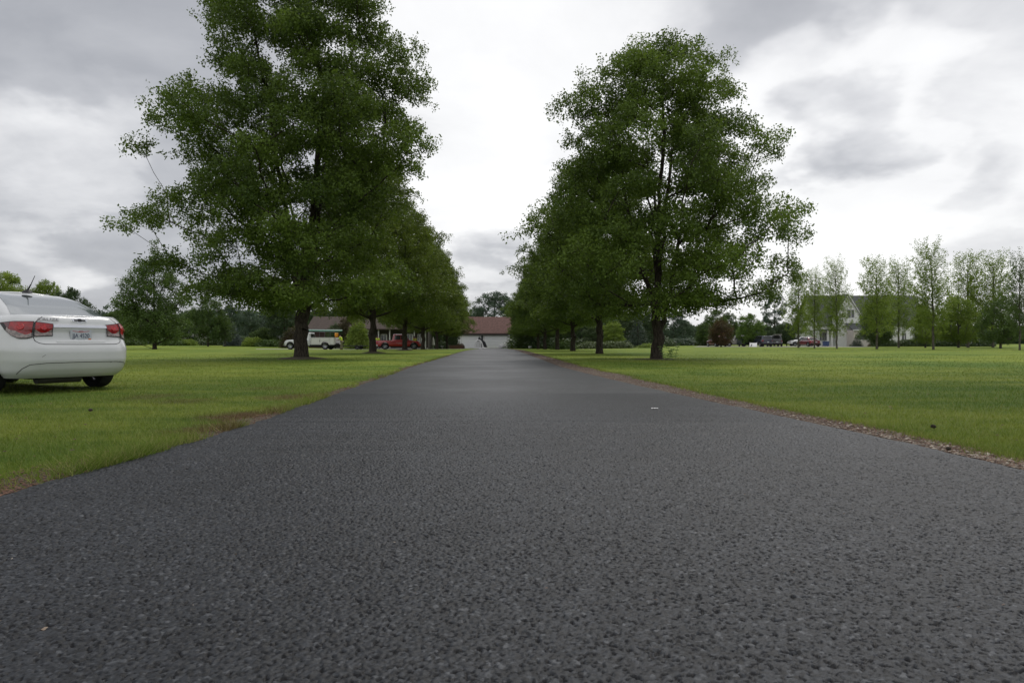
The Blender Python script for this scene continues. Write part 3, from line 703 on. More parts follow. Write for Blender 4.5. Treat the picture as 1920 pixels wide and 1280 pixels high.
# generic trees for the background
def round_tree(seed, H, lo, R, nb, twigs, nleaf, leaf, base_r=0.16, conic=0.0, bs=(0.9, 1.4), spread=0.16, sparse_top=0.0, flat=(0.6, 0.85)):
    t = Tree(seed); trunk_nodes(t, H * (0.6 if conic < 0.5 else 0.95), (0.1, 0.1), 0.5, 0.03)
    blobs = []; tries = 0
    while len(blobs) < nb and tries < nb * 60:
        tries += 1
        k = t.r.random(); z = lo + (H - lo) * k; a = t.r.uniform(0, 2 * PI)
        if conic > 0.5: env = R * (1 - k) ** 0.85 + 0.15
        else: env = R * (max(0.02, 1 - abs(2 * k - 0.85 + conic) ** 2.3 / 1.35)) ** 0.55
        env *= 1 + 0.15 * math.sin(2 * a + seed) + 0.1 * math.sin(5 * a + z)
        bx = t.r.uniform(*bs) * min(1, 0.35 + env / R); rr = max(0, env - 0.7 * bx) * math.sqrt(t.r.uniform(0.2, 1))
        c = Vector((rr * math.cos(a), rr * math.sin(a), z))
        if any((c - b[0]).length < 0.55 * (bx + b[1]) * 0.8 for b in blobs): continue
        blobs.append((c, bx, bx * t.r.uniform(*flat)))
    t.limbs(blobs, 0.7, -0.06, 0.5 if conic < 0.5 else (-0.15), 0.06); t.foliage(twigs, nleaf, 0.5, spread)
    lm = t.leaves(leaf, spread); print('round', seed, len(blobs), len(lm.polygons))
    return lm, t.wood(base_r, 0.006, flare=1.25, minr=0.012)
def young_tree(seed, H, lo, R, nleaf, lean=0.5):
    """young upright tree: full below, sparse whippy top"""
    t = Tree(seed); trunk_nodes(t, H * 0.9, (lean * 0.3, 0), 0.4, 0.03); t.ends = []
    n = 74
    for k in range(n):
        f = (k + t.r.random()) / n; z = lo * 0.8 + (H * 0.92 - lo) * f; a = k * 2.4 + t.r.uniform(-0.4, 0.4)
        R_ = R * (0.55 + 0.45 * math.sin(min(1, f * 2.2) * PI / 2)) * (1 - 0.62 * f ** 1.5) * t.r.uniform(0.7, 1.1)
        rise = 0.35 + 1.0 * f + 0.2 * t.r.random()
        j = 6 + int(min(len(t.P) - 8, max(0, (z - 0.5) / 0.4))) if k == 0 else None
        trunk_ids = [i for i in range(len(t.P)) if t.kind[i] == 0]
        j = min(trunk_ids, key=lambda i: abs(t.P[i].z - z))
        tip = t.P[j] + Vector((R_ * math.cos(a) + lean * 0.35 * f, R_ * math.sin(a), R_ * rise))
        ids = t.run(j, tip, 0.4, 0.05, 1, -0.1)
        dens = 1.15 - 0.70 * f ** 0.7
        for i in ids[1:]:
            t.leafn.append((t.P[i], nleaf * dens, t.r.random()))
            for _ in range(3):
                g0 = 0.36 if f < 0.45 else 0.22; q = t.P[i] + Vector((t.r.gauss(0, g0) + lean * 0.2, t.r.gauss(0, g0), t.r.gauss(0.28, 0.2)))
                tw = t.run(i, q, 0.3, 0.03, 2)
                for m in tw: t.leafn.append((t.P[m], nleaf * dens, t.r.random() * 0.6 + 0.2))
    lm = t.leaves(0.15, 0.11); print('young', seed, len(lm.polygons))
    return lm, t.wood(0.12, 0.005, flare=1.2, minr=0.009)
def conifer(seed, H, R, leaf=0.26, nl=20):
    t = Tree(seed); trunk_nodes(t, H * 0.97, (0, 0), 0.4, 0.02)
    lev = int(H / 0.42)
    for k in range(lev):
        f = k / lev; z = 0.25 + (H - 0.4) * f; rr = R * (1 - f) ** 0.9 * t.r.uniform(0.85, 1.08) + 0.12; m = max(5, int(13 * (1 - f) + 4))
        for q in range(m):
            a = 2 * PI * (q + t.r.random() * 0.7) / m + k; L2 = rr * t.r.uniform(0.8, 1.1)
            trunk_ids = [i for i in range(len(t.P)) if t.kind[i] == 0]
            j = min(trunk_ids, key=lambda i: abs(t.P[i].z - z)) if q == 0 else j
            tip = Vector((L2 * math.cos(a), L2 * math.sin(a), z - 0.18 * L2))
            for i in t.run(j, tip, 0.42, 0.03, 2, 0.06)[0 if rr < 1 else 1:]: t.leafn.append((t.P[i], nl, t.r.random()))
    return t.leaves(leaf, 0.13, 0.35, 0.3), t.wood(0.14, 0.01, flare=1.2, minr=0.012)
def shrub(seed, R, H, n, leaf=0.1, shape=0.0):
    t = Tree(seed); g_ = t.np
    u = g_.normal(0, 1, (n, 3)); u /= np.linalg.norm(u, axis=1)[:, None]; u[:, 2] = np.abs(u[:, 2])
    lump = 1 + 0.13 * np.sin(u[:, 0] * 5 + seed) * np.cos(u[:, 1] * 6) + 0.07 * np.sin(u[:, 2] * 11 + u[:, 0] * 9)
    rr = (g_.random(n) ** 0.25) * lump
    P = u * rr[:, None]; tap = 1 - shape * np.clip(P[:, 2], 0, 1)
    P = P * np.array([R, R, H]) * np.stack([tap, tap, np.ones(n)], 1)
    for p in P: t.leafn.append((Vector(p), 1, 0.5 + 0.4 * math.sin(p[0] * 4) * math.cos(p[2] * 5)))
    t.node((0, 0, -0.05), -1); i0 = t.node((0, 0, 0.1), 0)
    for k in range(14):
        a = k * 2.4; t.run(i0, Vector((math.cos(a) * R * 0.6, math.sin(a) * R * 0.6, H * t.r.uniform(0.3, 0.8))), 0.3, 0.04, 1)
    return t.leaves(leaf, 0.04), t.wood(0.05, 0.01, flare=1.0)

ROUND = [round_tree(101, 11, 1.6, 4.6, 60, 26, 15, 0.24, 0.2), round_tree(102, 9.5, 1.3, 4.2, 52, 26, 15, 0.24, 0.17), round_tree(103, 13, 1.8, 5.2, 66, 26, 15, 0.25, 0.24)]
OAK = round_tree(104, 12, 3.2, 5.0, 40, 26, 18, 0.24, 0.26, bs=(0.9, 1.5), flat=(0.45, 0.6))
TALL = round_tree(105, 11.5, 1.3, 3.6, 66, 30, 18, 0.19, 0.2, conic=0.35)
DOME = round_tree(106, 6.6, 1.1, 2.9, 62, 34, 16, 0.17, 0.15, conic=0.15, bs=(0.7, 1.0))
YOUNG = [young_tree(201, 11, 1.7, 2.6, 13, 0.5), young_tree(202, 10, 1.6, 2.4, 14, 0.2), young_tree(203, 12, 1.8, 2.9, 13, 0.9)]
CON = [conifer(301, 7.0, 2.2), conifer(302, 10.0, 2.8)]
SHR = [shrub(401, 1.0, 1.0, 3500, 0.12), shrub(402, 1.0, 1.6, 5000, 0.12, 0.35)]

def T(name, ms, px, D_, top, label, leafm, native, cat='tree', rz=None, wid=1.0, bark=None, group=None, basey=None):
    """place so that the crown reaches image row `top` at its own depth"""
    x, y, z = at3(px, D_)
    h = zat(top, D_) - z; s = h / native
    return place_tree(name, ms, (x, y, z), label, cat, rnd.uniform(0, 6.28) if rz is None else rz, (s * wid, s * wid, s), leafm, bark or BARK, group)
# --- left background
T('shade_tree', TALL, 290, 74, 452, 'broad dark green tree standing alone on the left lawn behind the white car', LEAF_GREEN, 11.5, wid=1.0)
T('shade_tree', ROUND[1], 390, 100, 556, 'rounded green tree on the left lawn just right of the lone broad tree', LEAF_GREEN, 9.5, wid=0.85)
T('shade_tree', ROUND[0], 14, 125, 512, 'yellow green treetop showing left of the white car antenna', LEAF_YOUNG, 11, wid=0.85)
T('shade_tree', ROUND[2], 88, 125, 526, 'light green treetop showing just right of the car antenna', LEAF_YOUNG, 13, wid=0.65)
T('shade_tree', ROUND[1], 132, 118, 540, 'dark small treetop above the rear window of the white car', LEAF_DARK, 9.5, wid=0.8)
T('shade_tree', YOUNG[1], 422, 102, 596, 'small leaning young tree with thin pale stem on the left lawn', LEAF_GREEN, 10, bark=BARK2, wid=1.7, rz=1.0)
T('blue_spruce', CON[0], 437, 106, 602, 'blue grey spruce at the far edge of the left lawn', LEAF_BLUE, 7.0, 'spruce', wid=1.25)
T('shade_tree', ROUND[2], 434, 140, 571, 'taller dark treetop behind the blue grey spruce', LEAF_FAR, 13, wid=0.8)
T('shade_tree', ROUND[0], 468, 135, 582, 'rounded treetop right of the spruce behind the left lawn', LEAF_FAR, 11, wid=1.0)
T('shade_tree', ROUND[1], 495, 110, 613, 'low bushy tree right of the blue grey spruce', LEAF_GREEN, 9.5, wid=1.5)
T('dark_spruce', CON[1], 503, 112, 574, 'dark green spruce left of the nearest left trunk', LEAF_SPRUCE, 10, 'spruce', wid=1.1)
T('shade_tree', ROUND[0], 533, 108, 562, 'dense dark tree right behind the nearest left trunk', LEAF_DARK, 11, wid=1.0)
T('copper_shrub', SHR[1], 548, 96, 614, 'brownish copper shrub above the hood of the white work truck', LEAF_BROWN, 1.6, 'shrub', wid=1.0)
T('copper_tree', ROUND[1], 655, 98, 592, 'brownish purple leaved tree behind the white work truck', LEAF_BROWN, 9.5, wid=1.0)
T('yard_tree', DOME, 629, 97, 604, 'small green tree at the porch behind the work truck cab', LEAF_DARK, 6.6, wid=0.8)
T('cedar_shrub', SHR[1], 672, 88, 603, 'bright green egg shaped cedar right of the white work truck', LEAF_YOUNG, 1.62, 'shrub', wid=0.88)
for i, (px, D_, top, w) in enumerate(((215, 118, 585, 1.3), (255, 130, 575, 1.2), (330, 122, 590, 1.3), (365, 128, 580, 1.1), (-40, 120, 560, 1.2), (-110, 118, 550, 1.2), (180, 132, 600, 1.3))):
    T('background_tree', ROUND[i % 3], px, D_, top, ['background tree behind the lone broad tree, left of its trunk', 'background tree directly behind the lone broad tree', 'background tree right of the lone broad tree trunk', 'background tree left of the rounded green lawn tree', 'background tree hidden behind the white car roof', 'background tree hidden behind the white car body', 'background tree between the white car and lone broad tree'][i], LEAF_DARK if i % 2 else LEAF_GREEN, (11, 9.5, 13)[i % 3], wid=w, group='trees behind the left lawn')
for i, (px, D_, top, w, lf) in enumerate(((240, 112, 632, 2.0, LEAF_GREEN), (318, 110, 634, 2.2, LEAF_GREEN), (350, 112, 636, 1.8, LEAF_YOUNG), (400, 116, 634, 2.6, LEAF_DARK), (465, 112, 630, 2.2, LEAF_DARK), (505, 104, 636, 2.0, LEAF_GREEN), (476, 105, 632, 1.3, LEAF_YOUNG))):
    T('hedge_shrub', SHR[0], px, D_, top, ['low shrub left of the lone broad tree trunk', 'low shrub right of the lone broad tree trunk', 'pale low shrub beside the rounded lawn tree', 'dark low shrub behind the rounded lawn tree', 'dark low shrub right of the blue spruce', 'low green shrub left of the tiny white shed', 'small bright shrub between spruce and shed'][i], lf, 1.0, 'shrub', wid=w, group='shrubs edging the left lawn')
# behind the houses and the garage
T('shade_tree', ROUND[2], 927, 165, 548, 'large spreading tree rising behind the red roofed garage', LEAF_FAR, 13, wid=1.15)
T('shade_tree', ROUND[1], 985, 124, 604, 'light green small tree at the right corner of the garage', LEAF_GREEN, 9.5, wid=1.1)
T('shade_tree', ROUND[2], 975, 150, 572, 'dark tree behind the right end of the garage roof', LEAF_DARK, 13, wid=0.7)
T('shade_tree', ROUND[0], 850, 122, 612, 'small dark tree at the left end of the garage', LEAF_DARK, 11, wid=0.85)
for i, (px, D_, top, w) in enumerate(((590, 130, 570, 1.3), (650, 132, 565, 1.2), (705, 128, 572, 1.2), (760, 134, 575, 1.2), (810, 138, 580, 1.2))):
    T('background_tree', ROUND[i % 3], px, D_, top, ['leftmost dark tree behind the red brown house', 'dark tree behind the left half of the red brown house', 'dark tree behind the middle of the red brown house', 'dark tree behind the right half of the red brown house', 'dark tree behind the right end of the red brown house'][i], LEAF_DARK, (11, 9.5, 13)[i % 3], wid=w, group='trees behind the red brown house')
# --- right background hedge row
for i, (px, D_, top, w, lf, ms, nat, lab) in enumerate((
    (1020, 128, 592, 1.3, LEAF_DARK, ROUND[0], 11, 'dark background tree between the fifth and sixth right trunks'),
    (1052, 124, 600, 1.3, LEAF_GREEN, ROUND[1], 9.5, 'green background tree between the third and fourth right trunks'),
    (1090, 122, 594, 1.3, LEAF_DARK, ROUND[2], 13, 'dark background tree just right of the third right trunk'),
    (1112, 112, 612, 1.3, LEAF_DARK, ROUND[0], 11, 'spreading dark tree just left of the second right trunk'),
    (1150, 108, 602, 1.15, LEAF_YOUNG, ROUND[1], 9.5, 'bright green rounded tree just right of the second right trunk'),
    (1172, 126, 588, 1.2, LEAF_DARK, ROUND[2], 13, 'dark tree behind the bright green rounded tree'),
    (1222, 122, 582, 1.0, LEAF_DARK, ROUND[0], 11, 'dark tree directly behind the nearest right trunk'),
    (1262, 150, 582, 1.1, LEAF_FAR, ROUND[2], 13, 'tall far tree just right of the nearest right trunk'),
    (1283, 190, 600, 1.2, LEAF_FAR, ROUND[0], 11, 'blue green far tree left of the gap in the horizon'),
    (1302, 230, 612, 1.4, LEAF_FAR, ROUND[1], 9.5, 'lowest blue green far tree in the horizon gap'),
    (1322, 135, 604, 1.1, LEAF_GREEN, ROUND[1], 9.5, 'green tree right of the horizon gap'),
    (1345, 128, 581, 0.9, LEAF_GREEN, ROUND[0], 11, 'tall green tree behind the copper leaved tree'),
    (1366, 130, 586, 0.8, LEAF_GREEN, ROUND[2], 13, 'green tree behind the right side of the copper leaved tree'),
    (1352, 104, 596, 1.05, LEAF_COPPER, DOME, 6.6, 'copper red leaved tree beside the maroon car'),
    (1405, 112, 588, 1.0, LEAF_LIGHT, ROUND[1], 9.5, 'light green rounded tree behind the white leaning board'),
    (1452, 128, 552, 0.75, LEAF_FAR, OAK, 12, 'tall open crowned grey green tree left of the young trees'),
    (1440, 120, 612, 1.2, LEAF_DARK, ROUND[0], 11, 'dark low tree behind the navy car'),
    (1475, 122, 606, 1.2, LEAF_DARK, ROUND[1], 9.5, 'dark low tree behind the open hatch car'),
    (1645, 100, 546, 0.95, LEAF_GREEN, TALL, 11.5, 'dark green tree in front of the white house behind a young tree'))):
    T('shade_tree', ms, px, D_, top, lab, lf, nat, wid=w)
T('dark_spruce', CON[0], 1196, 112, 590, 'layered grey green spruce left of the nearest right trunk', LEAF_SPRUCE, 7.0, 'spruce', wid=1.3)
T('dark_spruce', CON[0], 1607, 110, 626, 'small dark spruce against the white house wall', LEAF_SPRUCE, 7.0, 'spruce', wid=1.5)
for px, D_, top, w, lf, lab in ((1112, 100, 640, 2.3, LEAF_GRASSY, 'pale mound of ornamental grass left of the second right trunk'), (1155, 100, 639.5, 2.6, LEAF_GRASSY, 'pale mound of ornamental grass right of the second right trunk'),
                            (1222, 102, 643.5, 3.2, LEAF_YOUNG, 'low green shrub at the nearest right trunk'), (1058, 88, 641, 2.0, LEAF_GREEN, 'low spreading evergreen by the fourth right trunk'),
                            (1175, 118, 636, 2.2, LEAF_DARK, 'dark shrub left of the grey green spruce'), (1020, 120, 632, 2.0, LEAF_DARK, 'dark shrub behind the white round object'), (1000, 128, 628, 2.2, LEAF_DARK, 'dark shrub right of the garage'),
                            (1085, 116, 634, 2.4, LEAF_DARK, 'dark shrub behind the pale ornamental grass'), (1270, 140, 634, 2.4, LEAF_FAR, 'low far shrub right of the nearest right trunk'), (1310, 150, 632, 2.4, LEAF_FAR, 'low far shrub below the horizon gap'), (1330, 140, 630, 2.0, LEAF_DARK, 'dark shrub left of the maroon car'),
                            (1135, 122, 630, 2.4, LEAF_DARK, 'dark shrub behind the second right trunk'), (1215, 124, 630, 2.6, LEAF_DARK, 'dark shrub behind the nearest right trunk'), (1240, 118, 636, 2.0, LEAF_DARK, 'dark shrub by the leaning wooden chair')):
    T('shrub', SHR[0], px, D_, top, lab, lf, 1.0, 'shrub', wid=w)
# --- row of young trees on the right
for i, (px, py, top, ms, w, lf, nat, lab) in enumerate((
    (1497, 653, 512, YOUNG[1], 0.95, LEAF_YOUNG, 10, 'first young tree from the left, thin trunk in front of the white car'),
    (1527, 654, 508, YOUNG[0], 0.8, LEAF_YOUNG, 11, 'second young tree from the left, right of the dark red car'),
    (1569, 654.5, 488, YOUNG[2], 0.85, LEAF_YOUNG, 12, 'third young tree from the left, in front of the house gable'),
    (1644, 655, 484, YOUNG[1], 0.95, LEAF_YOUNG, 10, 'fourth young tree from the left, slender with forked thin top'),
    (1685, 653, 490, YOUNG[0], 0.95, LEAF_YOUNG, 11, 'fifth young tree from the left, in front of the white house door'),
    (1735, 653, 560, DOME, 0.7, LEAF_YOUNG, 6.6, 'low dense tree just left of the tallest young tree'),
    (1750, 656, 456, YOUNG[2], 1.0, LEAF_YOUNG, 12, 'tallest young tree of the row with an open leafy top'),
    (1815, 652, 475, YOUNG[1], 1.05, LEAF_YOUNG, 10, 'airy young tree rising behind the dense dome shaped tree'),
    (1797, 653, 548, DOME, 0.85, LEAF_YOUNG, 6.6, 'dense dome shaped green tree right of the tallest young tree'),
    (1862, 651, 476, YOUNG[0], 1.1, LEAF_YOUNG, 11, 'airy young tree rising behind the dark dome shaped tree'),
    (1876, 654, 552, DOME, 0.85, LEAF_GREEN, 6.6, 'dark dense dome shaped tree near the right end of the row'),
    (1912, 657, 478, YOUNG[2], 0.9, LEAF_GREEN, 12, 'rightmost visible young tree of the row'),
    (1990, 656, 480, YOUNG[1], 1.0, LEAF_YOUNG, 10, 'young tree just beyond the right end of the view'))):
    D_ = F * CH / (py - 642.5) * 1.04
    D_ = min(D_, 96)
    T('young_tree', ms, px, D_, top, lab, lf, nat, wid=w, bark=BARK2, group='young trees in a row on the right lawn')
# tree lines far away (read as one mass)
def woods(name, pts, label, seed, leafm):
    g_ = np.random.default_rng(seed); V = []; To = []
    for (px0, px1, D_, h) in pts:
        for px in np.arange(px0, px1, 7.0 * 180 / D_):
            c = at3(px, D_ + g_.uniform(-6, 6)); H_ = h * g_.uniform(0.7, 1.15); R_ = H_ * 0.42
            m = 900; u = g_.normal(0, 1, (m, 3)); u /= np.linalg.norm(u, axis=1)[:, None]
            P = u * (g_.random(m) ** 0.3)[:, None] * np.array([R_, R_, H_ * 0.55]) * (1 + 0.2 * np.sin(u[:, :1] * 7) * np.cos(u[:, 2:] * 6)) + np.array([c[0], c[1], c[2] + H_ * 0.46])
            d = g_.normal(0, 1, (m, 3)) * 0.32; w = g_.normal(0, 1, (m, 3)) * 0.22
            V.append(np.stack([P - d, P + w, P + d, P - w], 1).reshape(-1, 3)); To.append(g_.random(m) * 0.5 + 0.5 * g_.random())
    V = np.concatenate(V); me = np_mesh(name, V, 4, np.concatenate(To)); return tag(link(name, me, leafm), label, 'woods', kind='stuff')
woods('distant_woods', [(1840, 2500, 330, 7.5), (1480, 1860, 260, 7.0)], 'low bluish woods on the horizon at far right', 5, LEAF_FAR)
woods('distant_woods', [(1180, 1480, 300, 8.0), (960, 1200, 190, 9.0)], 'far dark woods behind the gap right of the drive', 6, LEAF_FAR)
woods('distant_woods', [(-700, 620, 190, 9.0)], 'far dark woods behind the left lawn', 7, LEAF_FAR)
woods('distant_woods', [(600, 900, 175, 8.0)], 'far dark woods behind the red brown house', 8, LEAF_DARK)

# green shoots by the nearest right trunk
x, y, z = at3(1256, 28.6); mb = MB(); rr_ = random.Random(3)
th = thing('root_sucker', (x, y, z), 'thin green root shoots beside the nearest right trunk', 'shoots')
for k in range(5):
    a = rr_.uniform(-1.2, 1.2); h = rr_.uniform(0.35, 0.72); pts = [Vector((k * 0.12 - 0.25, 0, 0))]
    for i in range(1, 6): pts.append(pts[0] + Vector((a * 0.06 * i * i / 5, rr_.uniform(-.02, .02), h * i / 5)))
    s_ = MB(); s_.path(pts, 0.008, 5)
    for i in range(1, 6):
        for sgn in (-1, 1):
            p = pts[i]; s_.add([p, p + Vector((sgn * 0.05, 0.02, 0.03)), p + Vector((sgn * 0.10, 0, 0.01)), p + Vector((sgn * 0.05, -0.02, -0.01))], [(0, 1, 2, 3)])
    s_.build('shoot', mat('shoot_green', (0.09, 0.16, 0.03), 0.6), th, fix=False)
#PART2
# ------------------------------------------------------------------ vehicles
def npint(T, x): return float(np.interp(x, [a for a, _ in T], [b for _, b in T]))
class Shell:
    """closed body surface: s runs round the outline from the rear centre (|s|<1 rear, 1-3 side, 3-4 front), v from bottom to top. local +Y is forward"""
    def __init__(s, yr, yf, hw, z0, z1, n=5.5, rear=None, front=None, top=None, roll=0.035):
        s.yr, s.yf, s.hw, s.n, s.z0, s.z1, s.rear, s.front, s.top, s.roll = yr, yf, hw, n, z0, z1, rear, front, top, roll
    def P(s, q, v):
        sg = 1 if q >= 0 else -1; q = abs(q)
        a, b = (q, -1.0) if q <= 1 else ((1.0, q - 2) if q <= 3 else (4 - q, 1.0))
        f = (abs(a) ** s.n + abs(b) ** s.n) ** (1 / s.n); a /= f; b /= f
        yc = (s.yr + s.yf) / 2; h = (s.yf - s.yr) / 2
        y0 = yc + b * h; zt = npint(s.top, y0) if s.top else s.z1
        z = s.z0 + v * (zt - s.z0)
        R = npint(s.rear, z) if s.rear else 0.0; Fr = npint(s.front, z) if s.front else 0.0
        e = 0.0 if v < 0.9 else s.roll * ((v - 0.9) / 0.1) ** 2
        y = yc + b * ((h - R if b < 0 else h - Fr) - e)
        return Vector((sg * a * (npint(s.hw, z) - e), y, z))
    def normal(s, q, v):
        d = 0.004; du = s.P(q + d, v) - s.P(q - d, v); dv = s.P(q, min(1, v + d)) - s.P(q, max(0, v - d))
        nn = du.cross(dv)
        if nn.length < 1e-9: return Vector((0, 0, 1))
        nn.normalize(); return nn
    def vz(s, q, z):          # v at which the surface reaches height z
        lo, hi = 0.0, 1.0
        for _ in range(18):
            m = (lo + hi) / 2
            if s.P(q, m).z < z: lo = m
            else: hi = m
        return (lo + hi) / 2
    def skin(s, mb, nq=72, nv=14, arches=(), crown=0.03, cap=True):
        qs = [4 * k / nq * 1.0 for k in range(-nq, nq + 1)]; vs = [1 - (1 - k / nv) ** 1.15 for k in range(nv + 1)]
        def inarch(p):
            return any(abs(p.y - ay) ** 2 + (p.z - az) ** 2 < ar * ar for ay, az, ar in arches) and abs(p.x) > 0.5
        pts = [[s.P(q, v) for q in qs] for v in vs]
        base_ = len(mb.v); ok = {}
        V = []; fs = []
        m = len(qs)
        for q_ in pts: V += q_
        def rad_(p):
            for ay, az, ar in arches:
                if abs(p.x) > 0.5:
                    d = math.hypot(p.y - ay, p.z - az)
                    if d < ar: return True
            return False
        ins = [rad_(p) for p in V] if arches else [False] * len(V)
        rim_ = set()
        for i in range(nv):
            for j in range(m - 1):
                idx = (i * m + j, i * m + j + 1, (i + 1) * m + j + 1, (i + 1) * m + j)
                if any(ins[k] for k in idx): rim_.update(k for k in idx if not ins[k]); continue
                fs.append(idx)
        for k in rim_:
            p = V[k]
            for ay, az, ar in arches:
                d = Vector((p.y - ay, p.z - az))
                if d.length < ar * 1.35: d = d.normalized() * ar; V[k] = Vector((p.x, ay + d.x, max(az + d.y, s.z0))); break
        mb.add(V, fs)
        if cap:
            nc = 8; rows = []
            for k in range(0, nq + 1):
                a, b = s.P(qs[nq + k], 1.0), s.P(qs[nq - k], 1.0)
                rows.append([a.lerp(b, c / nc) + Vector((0, 0, crown * (1 - (2 * c / nc - 1) ** 2) * min(1, abs(a.x) / 0.5))) for c in range(nc + 1)])
            mb.grid(rows)
            if False: pass
        return mb
    def patch(s, mb, q0, q1, zb, zt, eps=0.006, nq=16, nv=5, back=True, byv=False):
        """raised panel following the surface; zb, zt heights (functions of q or numbers)"""
        F_ = lambda f, q: f(q) if callable(f) else f
        rows = []
        for i in range(nv + 1):
            row = []
            for j in range(nq + 1):
                q = q0 + (q1 - q0) * j / nq; z = F_(zb, q) + (F_(zt, q) - F_(zb, q)) * i / nv
                v = z if byv else s.vz(q, z); row.append(s.P(q, v) + s.normal(q, v) * eps)
            rows.append(row)
        mb.grid(rows)
        if back:
            R2 = [[s.P(q0 + (q1 - q0) * j / nq, (F_(zb, q0 + (q1 - q0) * j / nq) + (F_(zt, q0 + (q1 - q0) * j / nq) - F_(zb, q0 + (q1 - q0) * j / nq)) * i / nv) if byv else s.vz(q0 + (q1 - q0) * j / nq, F_(zb, q0 + (q1 - q0) * j / nq) + (F_(zt, q0 + (q1 - q0) * j / nq) - F_(zb, q0 + (q1 - q0) * j / nq)) * i / nv)) - Vector((0, 0, 0)) for j in range(nq + 1)] for i in (0, nv)]
            mb.grid([R2[0], rows[0]]); mb.grid([rows[-1], R2[1]])
            mb.grid([[r[0], r[0]] for r in rows] if False else [rows[0][:2], rows[0][:2]]) if False else None
        return mb
    def line(s, mb, pts, w=0.007, eps=0.002):
        """dark joint line through (q, z) points"""
        D_ = []
        for (qa, za), (qb, zb) in zip(pts[:-1], pts[1:]):
            for k in range(8):
                t = k / 8; D_.append((qa + (qb - qa) * t, za + (zb - za) * t))
        D_.append(pts[-1]); C_ = []
        for q, z in D_: v = s.vz(q, z); C_.append((s.P(q, v), s.normal(q, v)))
        rows = []
        for i, (p, n_) in enumerate(C_):
            t = (C_[min(i + 1, len(C_) - 1)][0] - C_[max(i - 1, 0)][0]).normalized(); side = n_.cross(t).normalized() * w / 2
            rows.append([p + n_ * eps - side, p + n_ * eps + side])
        mb.grid(rows); return mb

RUBBER = mat('tyre_rubber', (0.018, 0.018, 0.019), 0.8, spec=0.3, bump=0.3, bscale=60)
RIM = mat('rim_silver', (0.45, 0.46, 0.48), 0.35, metal=0.9)
DARKRIM = mat('rim_dark', (0.12, 0.12, 0.125), 0.45, metal=0.7)
GLASS = mat('window_glass', (0.11, 0.135, 0.14), 0.03, spec=1.0, coat=1.0, var=0.05); GLASS.node_tree.nodes['Principled BSDF'].inputs['IOR'].default_value = 2.3; GLASS.node_tree.nodes['Principled BSDF'].inputs['Coat IOR'].default_value = 1.9
GLASS2 = mat('window_glass_dull', (0.02, 0.022, 0.024), 0.15, spec=0.6, var=0.05)
CHROME = mat('chrome', (0.75, 0.76, 0.78), 0.12, metal=1.0, var=0.04)
BLACKP = mat('black_trim', (0.02, 0.02, 0.021), 0.6)
UNDER = mat('underbody', (0.012, 0.012, 0.012), 0.9)
REDL = mat('red_lens', (0.30, 0.004, 0.007), 0.15, coat=0.5, var=0.35, nscale=14)
CLEARL = mat('clear_lens', (0.24, 0.19, 0.18), 0.12, coat=0.8, var=0.45, nscale=30)
REDB = mat('bulb_red', (0.40, 0.008, 0.010), 0.25, coat=0.3, var=0.5, nscale=40)
REDD = mat('dark_red_lens', (0.10, 0.004, 0.008), 0.12, coat=1.0)
WHITEP = mat('white_paint', (0.60, 0.61, 0.62), 0.24, coat=1.0, var=0.03, nscale=2)

def wheel(par, x, y, r=0.325, w=0.21, rim=None, name='wheel', spokes=5):
    sg = 1 if x > 0 else -1
    m = MB(); q = r * 0.66
    m.lathe([(q, -w * 0.36), (q * 0.96, w * 0.30 * sg), (q * 0.9, w * 0.12 * sg)], 28, 'X') if False else None
    m.lathe([(0.001, w * 0.22 * sg), (q * 0.28, w * 0.24 * sg), (q * 0.30, w * 0.12 * sg), (q * 0.32, -w * 0.1 * sg)], 20, 'X')
    m.lathe([(q * 1.02, -w * 0.42 * sg), (q * 0.93, -w * 0.2 * sg), (q * 0.93, w * 0.30 * sg), (q * 1.03, w * 0.44 * sg), (q * 1.06, w * 0.42 * sg)], 28, 'X')
    for k in range(spokes):
        a = 2 * PI * k / spokes
        c, d = math.cos(a), math.sin(a)
        for off in (-0.12, 0.12):
            c2, d2 = math.cos(a + off), math.sin(a + off)
            m.tube((w * 0.2 * sg, c * q * 0.2, d * q * 0.2), (w * 0.32 * sg, c2 * q * 0.97, d2 * q * 0.97), r * 0.055, r * 0.05, 6)
    wh = m.build(name, rim or RIM, par, 40); wh.location = (x, y, r)
    b = MB(); b.lathe([(0.001, -w * 0.05 * sg), (q * 0.92, -w * 0.05 * sg)], 24, 'X'); b.build('brake_disc', BLACKP, wh, 40)
    t = MB(); prof = [(q * 1.0, -w * 0.44), (q * 1.12, -w * 0.5), (r * 0.93, -w * 0.5), (r * 0.985, -w * 0.42), (r, -w * 0.25), (r, w * 0.25), (r * 0.985, w * 0.42), (r * 0.93, w * 0.5), (q * 1.12, w * 0.5), (q * 1.0, w * 0.44)]
    t.lathe(prof, 36, 'X'); t.build('tyre', RUBBER, wh, 35)
    return wh
def mesh_text(txt, size, m, parent, name, extr=0.003, loc=(0, 0, 0), rot=(0, 0, 0), xs=1.0, off=0.0):
    c = bpy.data.curves.new(name, 'FONT'); c.body = txt; c.size = size; c.extrude = extr; c.align_x = 'CENTER'; c.align_y = 'CENTER'; c.offset = off
    to = bpy.data.objects.new(name, c); COL.objects.link(to)
    bpy.context.view_layer.update()
    dg = bpy.context.evaluated_depsgraph_get()
    me = bpy.data.meshes.new_from_object(to.evaluated_get(dg)); bpy.data.objects.remove(to)
    me.materials.clear(); o = link(name, me, m, parent); o.location = loc; o.rotation_euler = rot; o.scale = (xs, 1, 1); return o

